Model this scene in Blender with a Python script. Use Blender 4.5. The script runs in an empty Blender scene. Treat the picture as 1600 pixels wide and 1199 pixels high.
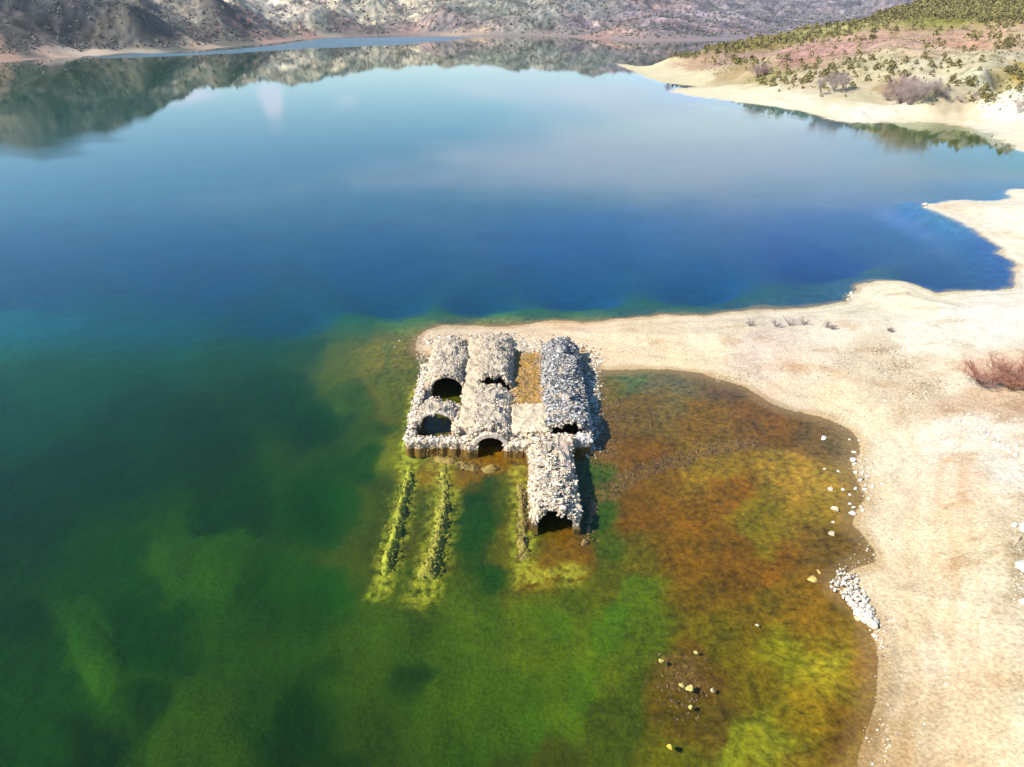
import bpy, math, random
import numpy as np
random.seed(7)
RNG = np.random.default_rng(11)
R_ = math.radians
sc = bpy.context.scene
col = sc.collection

# ------------------------------------------------------------------ camera, sky, sun, exposure
F, PITCH, HC = 1111.0, R_(27.5), 36.0
cam_d = bpy.data.cameras.new('camera')
cam_d.sensor_width = 36.0
cam_d.lens = 36.0 * F / 1600.0
cam_d.clip_start, cam_d.clip_end = 0.5, 20000.0
cam = bpy.data.objects.new('camera', cam_d)
cam.location = (0, 0, HC)
cam.rotation_euler = (R_(90) - PITCH, 0, 0)
col.objects.link(cam)
sc.camera = cam
sc.view_settings.view_transform = 'Standard'
sc.view_settings.look = 'None'
sc.view_settings.gamma = 1
sc.view_settings.exposure = 0.75
sc.cycles.use_denoising = True
sc.cycles.max_bounces = 8
sc.cycles.transparent_max_bounces = 12
sc.cycles.caustics_reflective = False
sc.cycles.caustics_refractive = False

SUN_EL, SUN_AZ = R_(42), R_(-114)      # azimuth from +Y towards +X; the sun stands to the left, a little behind the camera
sun_v = (math.sin(SUN_AZ) * math.cos(SUN_EL), math.cos(SUN_AZ) * math.cos(SUN_EL), math.sin(SUN_EL))
sd_ = bpy.data.lights.new('sun', 'SUN')
sd_.energy = 4.9
sd_.angle = R_(0.55)
sd_.color = (1.0, 0.95, 0.86)
sun = bpy.data.objects.new('sun', sd_)
from mathutils import Vector
sun.rotation_euler = Vector(sun_v).to_track_quat('Z', 'Y').to_euler()
sun.location = (-200, -60, 250)
col.objects.link(sun)

world = bpy.data.worlds.new("World")
sc.world = world
world.use_nodes = True
wn, wl = world.node_tree.nodes, world.node_tree.links
wn.clear()
def N(tree, kind, **kw):
    n = tree.nodes.new(kind)
    for k, v in kw.items():
        if k.startswith('i_'):
            n.inputs[int(k[2:])].default_value = v
        else:
            setattr(n, k, v)
    return n
W = world.node_tree
sky = N(W, 'ShaderNodeTexSky', sky_type='NISHITA', sun_disc=False, sun_elevation=SUN_EL, sun_rotation=SUN_AZ,
        air_density=1.0, dust_density=0.6, ozone_density=1.4, altitude=900)
bg = N(W, 'ShaderNodeBackground'); bg.inputs[1].default_value = 0.135
out = N(W, 'ShaderNodeOutputWorld')
tc = N(W, 'ShaderNodeTexCoord')
sep = N(W, 'ShaderNodeSeparateXYZ'); wl.new(tc.outputs['Generated'], sep.inputs[0])
# clouds: a flat deck far overhead, looked up by direction / height
zc = N(W, 'ShaderNodeMath', operation='MAXIMUM'); wl.new(sep.outputs[2], zc.inputs[0]); zc.inputs[1].default_value = 0.0
za = N(W, 'ShaderNodeMath', operation='ADD'); wl.new(zc.outputs[0], za.inputs[0]); za.inputs[1].default_value = 0.10
dx = N(W, 'ShaderNodeMath', operation='DIVIDE'); wl.new(sep.outputs[0], dx.inputs[0]); wl.new(za.outputs[0], dx.inputs[1])
dy = N(W, 'ShaderNodeMath', operation='DIVIDE'); wl.new(sep.outputs[1], dy.inputs[0]); wl.new(za.outputs[0], dy.inputs[1])
cmb = N(W, 'ShaderNodeCombineXYZ'); wl.new(dx.outputs[0], cmb.inputs[0]); wl.new(dy.outputs[0], cmb.inputs[1])
nz = N(W, 'ShaderNodeTexNoise'); nz.inputs['Scale'].default_value = 0.9; nz.inputs['Detail'].default_value = 6; nz.inputs['Roughness'].default_value = 0.55
off = N(W, 'ShaderNodeVectorMath', operation='ADD'); off.inputs[1].default_value = (3.1, 1.7, 0)
wl.new(cmb.outputs[0], off.inputs[0]); wl.new(off.outputs[0], nz.inputs['Vector'])
def blob(cx, cz, rx, rz, amp):
    """a soft patch in the sky: more (or less) cloud round one bearing and height"""
    a = N(W, 'ShaderNodeMath', operation='DIVIDE'); wl.new(sep.outputs[0], a.inputs[0]); wl.new(sep.outputs[1], a.inputs[1])
    a1 = N(W, 'ShaderNodeMath', operation='SUBTRACT'); wl.new(a.outputs[0], a1.inputs[0]); a1.inputs[1].default_value = cx
    a2 = N(W, 'ShaderNodeMath', operation='DIVIDE'); wl.new(a1.outputs[0], a2.inputs[0]); a2.inputs[1].default_value = rx
    b1 = N(W, 'ShaderNodeMath', operation='SUBTRACT'); wl.new(sep.outputs[2], b1.inputs[0]); b1.inputs[1].default_value = cz
    b2 = N(W, 'ShaderNodeMath', operation='DIVIDE'); wl.new(b1.outputs[0], b2.inputs[0]); b2.inputs[1].default_value = rz
    a3 = N(W, 'ShaderNodeMath', operation='POWER'); wl.new(a2.outputs[0], a3.inputs[0]); a3.inputs[1].default_value = 2
    b3 = N(W, 'ShaderNodeMath', operation='POWER'); wl.new(b2.outputs[0], b3.inputs[0]); b3.inputs[1].default_value = 2
    s = N(W, 'ShaderNodeMath', operation='ADD'); wl.new(a3.outputs[0], s.inputs[0]); wl.new(b3.outputs[0], s.inputs[1])
    m = N(W, 'ShaderNodeMath', operation='MULTIPLY'); wl.new(s.outputs[0], m.inputs[0]); m.inputs[1].default_value = -1
    e = N(W, 'ShaderNodeMath', operation='EXPONENT'); wl.new(m.outputs[0], e.inputs[0])
    g = N(W, 'ShaderNodeMath', operation='MULTIPLY'); wl.new(e.outputs[0], g.inputs[0]); g.inputs[1].default_value = amp
    return g.outputs[0]
tot = nz.outputs[0]
for args in [(0.12, 0.115, 0.24, 0.06, 0.30), (0.36, 0.15, 0.3, 0.06, 0.34), (0.05, 0.19, 0.45, 0.05, 0.24), (-0.28, 0.125, 0.24, 0.032, -0.62),
             (-0.50, 0.165, 0.25, 0.035, -0.30), (-0.315, 0.105, 0.022, 0.034, 0.95), (-0.22, 0.10, 0.03, 0.012, 0.6), (-0.44, 0.088, 0.07, 0.010, 0.6),
             (-0.35, 0.205, 0.30, 0.02, 0.12), (0.15, 0.50, 1.8, 0.25, -0.55), (-0.62, 0.24, 0.2, 0.03, -0.1)]:
    ad = N(W, 'ShaderNodeMath', operation='ADD'); wl.new(tot, ad.inputs[0]); wl.new(blob(*args), ad.inputs[1]); tot = ad.outputs[0]
ramp = N(W, 'ShaderNodeMapRange', interpolation_type='SMOOTHSTEP'); wl.new(tot, ramp.inputs[0])
ramp.inputs[1].default_value = 0.46; ramp.inputs[2].default_value = 0.95; ramp.inputs[3].default_value = 0; ramp.inputs[4].default_value = 0.85
mx = N(W, 'ShaderNodeMix', data_type='RGBA'); wl.new(ramp.outputs[0], mx.inputs[0])
hs = N(W, 'ShaderNodeHueSaturation'); hs.inputs['Saturation'].default_value = 1.3; wl.new(sky.outputs[0], hs.inputs['Color'])
wl.new(hs.outputs[0], mx.inputs[6]); mx.inputs[7].default_value = (5.3, 5.7, 7.0, 1)
wl.new(mx.outputs[2], bg.inputs[0]); wl.new(bg.outputs[0], out.inputs[0])

# ------------------------------------------------------------------ helpers
def P(px, py, z=0.0):
    a = (px - 800) / F; b = -(py - 599.5) / F
    dy_ = math.cos(PITCH) + b * math.sin(PITCH); dz_ = -math.sin(PITCH) + b * math.cos(PITCH)
    t = (z - HC) / dz_
    return a * t, dy_ * t
def PD(px, py, Y):                       # the point on the sight line of a pixel at forward distance Y
    a = (px - 800) / F; b = -(py - 599.5) / F
    dy_ = math.cos(PITCH) + b * math.sin(PITCH); dz_ = -math.sin(PITCH) + b * math.cos(PITCH)
    t = Y / dy_
    return a * t, Y, HC + dz_ * t
def PR(px, py, Y):                       # crest whose mirror image in the water is at that pixel
    x, y, z = PD(px, py, Y)
    return x, y, -z
def lin(c):
    c = np.asarray(c, float) / 255.0
    return np.where(c <= 0.04045, c / 12.92, ((c + 0.055) / 1.055) ** 2.4)
PERM = RNG.permutation(512)
GX = RNG.normal(size=512); GY = RNG.normal(size=512); _l = np.hypot(GX, GY); GX /= _l; GY /= _l
def noise(x, y, seed=0):
    x = np.asarray(x, float) + seed * 17.31; y = np.asarray(y, float) + seed * 5.77
    xi = np.floor(x).astype(np.int64); yi = np.floor(y).astype(np.int64)
    fx = x - xi; fy = y - yi
    u = fx * fx * fx * (fx * (fx * 6 - 15) + 10); v = fy * fy * fy * (fy * (fy * 6 - 15) + 10)
    def g(a, b, dx, dy):
        h = PERM[(PERM[a & 511] + b) & 511]
        return GX[h] * dx + GY[h] * dy
    n00 = g(xi, yi, fx, fy); n10 = g(xi + 1, yi, fx - 1, fy)
    n01 = g(xi, yi + 1, fx, fy - 1); n11 = g(xi + 1, yi + 1, fx - 1, fy - 1)
    return (n00 * (1 - u) + n10 * u) * (1 - v) + (n01 * (1 - u) + n11 * u) * v
def fbm(x, y, s, octv=4, seed=0, gain=0.5):
    r = 0; a = 1.0; f = 1.0 / s
    for k in range(octv):
        r = r + a * noise(x * f, y * f, seed + k * 3.1); a *= gain; f *= 2.03
    return r
def ridged(x, y, s, octv=4, seed=0):
    r = 0; a = 1.0; f = 1.0 / s
    for k in range(octv):
        r = r + a * (0.5 - np.abs(noise(x * f, y * f, seed + k * 2.7))); a *= 0.5; f *= 2.1
    return r
def sstep(a, b, x):
    t = np.clip((x - a) / (b - a), 0, 1); return t * t * (3 - 2 * t)
def mesh_np(name, verts, faces, cols=None, mat=None, smooth=False, parent=None, attrs=None, link=True):
    """faces: array (n,3) or (n,4)"""
    me = bpy.data.meshes.new(name)
    verts = np.asarray(verts, np.float32); faces = np.asarray(faces, np.int32)
    k = faces.shape[1]
    me.vertices.add(len(verts)); me.vertices.foreach_set('co', verts.ravel())
    me.loops.add(faces.size); me.loops.foreach_set('vertex_index', faces.ravel())
    me.polygons.add(len(faces))
    me.polygons.foreach_set('loop_start', np.arange(0, faces.size, k, dtype=np.int32))
    me.polygons.foreach_set('use_smooth', np.full(len(faces), smooth, dtype=bool))
    if cols is not None:
        a = me.color_attributes.new('Col', 'FLOAT_COLOR', 'POINT')
        c4 = np.ones((len(verts), 4), np.float32); c4[:, :3] = np.clip(cols, 0, 1)
        a.data.foreach_set('color', c4.ravel())
    for kname, arr in (attrs or {}).items():
        a = me.attributes.new(kname, 'FLOAT', 'POINT'); a.data.foreach_set('value', np.asarray(arr, np.float32))
    me.update(calc_edges=True); me.validate()
    if mat: me.materials.append(mat)
    if not link: return me
    o = bpy.data.objects.new(name, me); col.objects.link(o)
    if parent: o.parent = parent
    return o
def tag(o, label=None, cat=None, group=None, kind=None):
    if label: o['label'] = label
    if cat: o['category'] = cat
    if group: o['group'] = group
    if kind: o['kind'] = kind
    return o
def empty(name, loc):
    o = bpy.data.objects.new(name, None); o.location = loc; o.empty_display_size = 0.3
    col.objects.link(o); return o
# stones ------------------------------------------------------------
_t = (1 + 5 ** .5) / 2
ICO_V = np.array([(-1, _t, 0), (1, _t, 0), (-1, -_t, 0), (1, -_t, 0), (0, -1, _t), (0, 1, _t), (0, -1, -_t), (0, 1, -_t),
                  (_t, 0, -1), (_t, 0, 1), (-_t, 0, -1), (-_t, 0, 1)], float) / math.hypot(1, _t)
ICO_F = np.array([(0, 11, 5), (0, 5, 1), (0, 1, 7), (0, 7, 10), (0, 10, 11), (1, 5, 9), (5, 11, 4), (11, 10, 2), (10, 7, 6),
                  (7, 1, 8), (3, 9, 4), (3, 4, 2), (3, 2, 6), (3, 6, 8), (3, 8, 9), (4, 9, 5), (2, 4, 11), (6, 2, 10), (8, 6, 7), (9, 8, 1)])
def subdiv(v, f):
    v = list(map(tuple, v)); cache = {}; nf = []
    def mid(a, b):
        k = (min(a, b), max(a, b))
        if k not in cache:
            m = np.array(v[a]) + np.array(v[b]); m /= np.linalg.norm(m); cache[k] = len(v); v.append(tuple(m))
        return cache[k]
    for a, b, c in f:
        x, y, z = mid(a, b), mid(b, c), mid(c, a)
        nf += [(a, x, z), (b, y, x), (c, z, y), (x, y, z)]
    return np.array(v), np.array(nf)
ICO1 = subdiv(ICO_V, ICO_F); ICO2 = subdiv(*ICO1)
def stone_shape(base, rough=0.22, cuts=0):
    v, f = base; v = v.copy()
    v *= (1 + rough * RNG.normal(size=(len(v), 1)).clip(-1.5, 1.5))
    for _ in range(cuts):                                # flat broken faces
        n = RNG.normal(size=3); n /= np.linalg.norm(n); d = 0.50 + 0.26 * RNG.random()
        s = v @ n; m = s > d; v[m] -= np.outer(s[m] - d, n)
    return v, f
def rots(n, tilt=math.pi):
    a = RNG.random(n) * 2 * math.pi; b = (RNG.random(n) - .5) * 2 * tilt; c = RNG.random(n) * 2 * math.pi
    ca, sa, cb, sb, cc, s_c = np.cos(a), np.sin(a), np.cos(b), np.sin(b), np.cos(c), np.sin(c)
    M = np.zeros((n, 3, 3))
    M[:, 0, 0] = ca * cc - sa * cb * s_c; M[:, 0, 1] = -ca * s_c - sa * cb * cc; M[:, 0, 2] = sa * sb
    M[:, 1, 0] = sa * cc + ca * cb * s_c; M[:, 1, 1] = -sa * s_c + ca * cb * cc; M[:, 1, 2] = -ca * sb
    M[:, 2, 0] = sb * s_c; M[:, 2, 1] = sb * cc; M[:, 2, 2] = cb
    return M
STONES = [stone_shape((ICO_V, ICO_F), 0.20) for _ in range(10)]
def scatter(shapes, pos, size, cols, flat=0.7, tilt=math.pi):
    """many small solids in one mesh: returns verts, faces, colours"""
    n = len(pos); M = rots(n, tilt); which = RNG.integers(0, len(shapes), n)
    sc3 = np.stack([size * (0.8 + .5 * RNG.random(n)), size * (0.8 + .5 * RNG.random(n)), size * flat * (0.7 + .6 * RNG.random(n))], 1)
    V = []; Fa = []; C = []; base = 0
    for k, (v, f) in enumerate(shapes):
        idx = np.nonzero(which == k)[0]
        if not len(idx): continue
        vv = v[None] * sc3[idx][:, None, :]
        vv = np.einsum('nij,nvj->nvi', M[idx], vv) + pos[idx][:, None, :]
        V.append(vv.reshape(-1, 3))
        Fa.append((f[None] + (base + np.arange(len(idx)) * len(v))[:, None, None]).reshape(-1, 3))
        C.append(np.repeat(cols[idx], len(v), 0)); base += len(idx) * len(v)
    return np.concatenate(V), np.concatenate(Fa), np.concatenate(C)
def join(parts):
    V = []; Fa = []; C = []; b = 0
    for v, f, c in parts:
        f = np.asarray(f)
        if f.shape[1] == 4: f = np.concatenate([f[:, [0, 1, 2]], f[:, [0, 2, 3]]])
        V.append(v); Fa.append(f + b); C.append(c); b += len(v)
    return np.concatenate(V), np.concatenate(Fa), np.concatenate(C)

# ------------------------------------------------------------------ materials
def mat_attr(name, rough=0.95, fine=0.0, scale=8.0, bump=0.3, bdist=0.05, spec=0.2, var=0.25, trans=0.0):
    m = bpy.data.materials.new(name); m.use_nodes = True; t = m.node_tree; t.nodes.clear()
    o = N(t, 'ShaderNodeOutputMaterial'); b = N(t, 'ShaderNodeBsdfPrincipled'); t.links.new(b.outputs[0], o.inputs[0])
    b.inputs['Roughness'].default_value = rough; b.inputs['Specular IOR Level'].default_value = spec
    at = N(t, 'ShaderNodeAttribute', attribute_name='Col')
    geo = N(t, 'ShaderNodeNewGeometry')
    n1 = N(t, 'ShaderNodeTexNoise'); n1.inputs['Scale'].default_value = scale; n1.inputs['Detail'].default_value = 5; n1.inputs['Roughness'].default_value = 0.65
    t.links.new(geo.outputs['Position'], n1.inputs['Vector'])
    mr = N(t, 'ShaderNodeMapRange'); t.links.new(n1.outputs[0], mr.inputs[0])
    mr.inputs[1].default_value = 0.3; mr.inputs[2].default_value = 0.7; mr.inputs[3].default_value = 1 - var; mr.inputs[4].default_value = 1 + var
    vm = N(t, 'ShaderNodeVectorMath', operation='SCALE'); t.links.new(at.outputs['Color'], vm.inputs[0]); t.links.new(mr.outputs[0], vm.inputs['Scale'])
    t.links.new(vm.outputs[0], b.inputs['Base Color'])
    if bump:
        bp = N(t, 'ShaderNodeBump'); bp.inputs['Strength'].default_value = bump; bp.inputs['Distance'].default_value = bdist
        t.links.new(n1.outputs[0], bp.inputs['Height']); t.links.new(bp.outputs[0], b.inputs['Normal'])
    return m
M_ground = mat_attr('ground_material', 0.95, scale=4.2, bump=0.6, bdist=0.16, var=0.32, spec=0.1)
M_stone = mat_attr('rubble_stone', 0.9, scale=5.0, bump=0.5, bdist=0.05, var=0.25)
M_boulder = mat_attr('limestone_boulder', 0.9, scale=4.0, bump=0.6, bdist=0.06, var=0.2)
M_twig = mat_attr('dry_twigs', 0.9, scale=3.0, bump=0, var=0.25)
M_leaf = mat_attr('pine_needles', 0.8, scale=1.5, bump=0, var=0.35)
M_algae = mat_attr('algae_covered_stone', 0.9, scale=3.5, bump=0.6, bdist=0.06, var=0.4)

# ------------------------------------------------------------------ shore lines (world coordinates on the water plane)
def poly(pts): return np.array([P(x, y) for x, y in pts])
L_NEAR = poly([(955, 98), (985, 110), (1010, 122), (1035, 129), (1062, 133), (1088, 136), (1062, 138), (1045, 143), (1085, 151), (1120, 155),
    (1180, 163), (1240, 172), (1280, 180), (1300, 189), (1330, 191), (1370, 190), (1400, 191), (1430, 190), (1470, 193), (1510, 199), (1545, 208), (1575, 222), (1600, 238),
    (1650, 258), (1680, 272), (1660, 290), (1600, 297), (1579, 299), (1577, 311), (1520, 315), (1480, 315), (1442, 317), (1446, 325), (1470, 335), (1500, 348), (1530, 368), (1560, 388),
    (1580, 408), (1590, 428), (1582, 445), (1550, 453), (1500, 457), (1466, 458), (1440, 449), (1415, 441), (1385, 439), (1355, 446), (1335, 458), (1322, 469),
    (1300, 473), (1200, 483), (1100, 491), (1000, 498), (900, 502), (820, 505), (740, 508), (690, 513), (660, 521), (647, 530), (653, 548), (660, 565), (672, 580), (690, 560),
    (780, 545), (860, 540), (900, 545), (925, 570), (960, 573), (1040, 577), (1090, 586), (1150, 601), (1190, 621), (1240, 641), (1290, 654), (1325, 668), (1345, 690), (1340, 712),
    (1328, 728), (1336, 752), (1352, 775), (1340, 800), (1332, 818), (1350, 835), (1368, 860), (1366, 880), (1330, 888), (1306, 905), (1310, 925), (1340, 945), (1362, 965), (1372, 985),
    (1373, 1030), (1370, 1080), (1360, 1120), (1345, 1165), (1338, 1199), (1325, 1300), (1300, 1600)])
L_NEAR = np.concatenate([L_NEAR, np.array([(60., -10.), (700., -10.), (2500., 900.), (2500., 1500.), (900., 1150.), (330., 720.), (170., 640.), (100., 590.)])])
L_FAR = poly([(-600, 128), (-200, 106), (0, 97), (60, 93), (130, 88), (200, 82), (240, 84), (290, 80), (330, 76), (400, 70), (460, 63), (500, 59),
    (560, 57), (640, 55), (750, 56), (850, 56), (920, 61), (1000, 65), (1100, 64), (1250, 63), (1700, 60)])
L_FAR = np.concatenate([L_FAR, np.array([(2600., 1100.), (3500., 6000.), (-6000., 6000.), (-3000., 300.), (-1500., 200.)])])
def sdist(X, Y, poly_):
    X = X.ravel(); Y = Y.ravel(); res = np.empty(len(X)); A = poly_; B = np.roll(poly_, -1, 0)
    for s in range(0, len(X), 60000):
        x = X[s:s + 60000].astype(np.float32); y = Y[s:s + 60000].astype(np.float32); d2 = np.full(len(x), 1e12, np.float32); ins = np.zeros(len(x), bool)
        for (ax, ay), (bx, by) in zip(A, B):
            ex, ey = bx - ax, by - ay; px_ = x - ax; py_ = y - ay
            t = np.clip((px_ * ex + py_ * ey) / (ex * ex + ey * ey + 1e-9), 0, 1)
            d2 = np.minimum(d2, (px_ - t * ex) ** 2 + (py_ - t * ey) ** 2)
            if ay != by:
                c = ((ay > y) != (by > y)) & (x < ex * (y - ay) / ey + ax); ins ^= c
        res[s:s + 60000] = np.sqrt(d2) * np.where(ins, 1, -1)
    return res

# ------------------------------------------------------------------ heights
def UV(X, Y):
    return np.stack([np.asarray(X) / np.maximum(np.asarray(Y), 1.0) * 1.6, np.log(np.maximum(np.asarray(Y), 1.0)) * 1.2], -1)
class RBF:
    def __init__(s, pts):
        pts = np.array(pts, float); s.c = UV(pts[:, 0], pts[:, 1]); n = len(s.c)
        D = np.linalg.norm(s.c[:, None] - s.c[None], axis=2)
        A = np.zeros((n + 1, n + 1)); A[:n, :n] = D - np.eye(n) * 0.0; A[:n, n] = 1; A[n, :n] = 1
        s.w = np.linalg.solve(A, np.append(pts[:, 2], 0))
    def __call__(s, X, Y):
        q = UV(X, Y); r = np.full(len(q), s.w[-1])
        for c, w in zip(s.c, s.w[:-1]): r += w * np.sqrt((q[:, 0] - c[0]) ** 2 + (q[:, 1] - c[1]) ** 2 + 1e-5)
        return r
def flat(px, py, z): x, y = P(px, py); return (x, y, z)
near_pts = [flat(*a) for a in [(750, 525, 1.5), (830, 530, 1.6), (900, 540, 1.4), (1000, 530, 1.6), (1100, 540, 1.5), (1200, 560, 1.4), (1300, 600, 1.2), (1300, 520, 1.8), (1400, 460, 1.8), (1390, 448, 1.2), (1550, 480, 2.6), (1450, 620, 1.8), (1500, 700, 1.7), (1420, 800, 1.0),
    (1550, 900, 1.6), (1500, 1000, 1.5), (1420, 1100, 0.9), (1600, 600, 3.0), (1600, 330, 2.2), (1530, 325, 1.6), (1900, 500, 5), (2000, 700, 5), (2000, 1100, 3), (1900, 290, 6), (1750, 400, 4), (1400, 1500, 2), (2500, 900, 6),
    (1000, 108, 2.5), (1060, 118, 3), (1100, 140, 2.5), (1170, 150, 3), (1230, 160, 3), (1300, 170, 3.5), (1360, 175, 3), (1400, 178, 3), (1500, 185, 3), (1600, 205, 3.5), (1700, 240, 5), (1350, 160, 6), (1450, 165, 5), (1550, 172, 6)]]
near_pts += [PD(*a) for a in [(1010, 82, 545), (1035, 72, 580), (1060, 64, 610), (1085, 55, 640), (1120, 40, 690), (1150, 27, 720), (1190, 15, 760), (1225, 8, 780), (1260, 3, 800), (1300, 2, 820), (1350, -12, 840), (1450, -30, 850), (1600, -55, 850),
    (1900, -90, 850), (2300, -100, 750), (1200, 130, 335), (1200, 100, 440), (1200, 60, 580), (1300, 140, 310), (1300, 100, 400), (1300, 60, 520), (1300, 25, 680), (1450, 130, 300), (1450, 100, 360), (1450, 60, 470), (1450, 10, 640),
    (1540, 105, 320), (1540, 88, 350), (1600, 130, 290), (1600, 80, 390), (1600, 40, 480), (1600, 0, 600), (1100, 110, 440), (1100, 80, 560), (1150, 60, 610), (2000, 130, 300), (2000, 40, 450)]]
near_pts += [(500, 1050, 30), (900, 1050, 60), (300, 900, 20), (1500, 900, 80), (200, 700, 10)]
far_pts = [flat(x, y - 2, 2.0) for x, y in [(0, 95), (130, 86), (240, 82), (330, 73), (460, 61), (560, 55), (750, 54), (920, 59), (1100, 60)]]
far_pts += [PD(*a) for a in [(-300, 40, 700), (0, 65, 720), (0, 20, 800), (60, 40, 770), (120, 55, 780), (200, 55, 800), (200, 15, 900), (350, 45, 950), (350, 10, 1150), (420, 50, 1000), (500, 35, 1250), (500, 5, 1500), (600, 40, 1250), (700, 38, 1300), (700, 15, 1600),
    (850, 32, 1350), (850, 12, 1600), (950, 35, 1300), (1050, 35, 1400), (1110, 2, 1950), (1150, 12, 1950), (1175, 24, 1900), (1250, 32, 1900), (1500, 30, 1800), (1130, 45, 1400), (1700, 20, 1900), (1180, 6, 2900),
    (1250, -1, 3100), (1330, -6, 3100), (1100, 5, 3000), (1700, -10, 3100)]]
far_pts += [PR(*a) for a in [(-300, 250, 950), (0, 214, 1000), (55, 226, 1000), (100, 216, 1020), (200, 180, 1150), (270, 143, 1300), (350, 126, 1500), (500, 118, 1800), (560, 108, 1900), (700, 98, 2000), (800, 100, 2000), (870, 104, 2000), (940, 112, 2000), (1010, 108, 2000), (1070, 95, 2000)]]
far_pts += [(-800, 1700, 90), (-400, 2600, 60), (300, 3000, 50), (-2500, 2500, 120), (-2000, 1200, 200), (600, 4200, 30), (2500, 4200, 30), (-2500, 4500, 60)]
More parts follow.
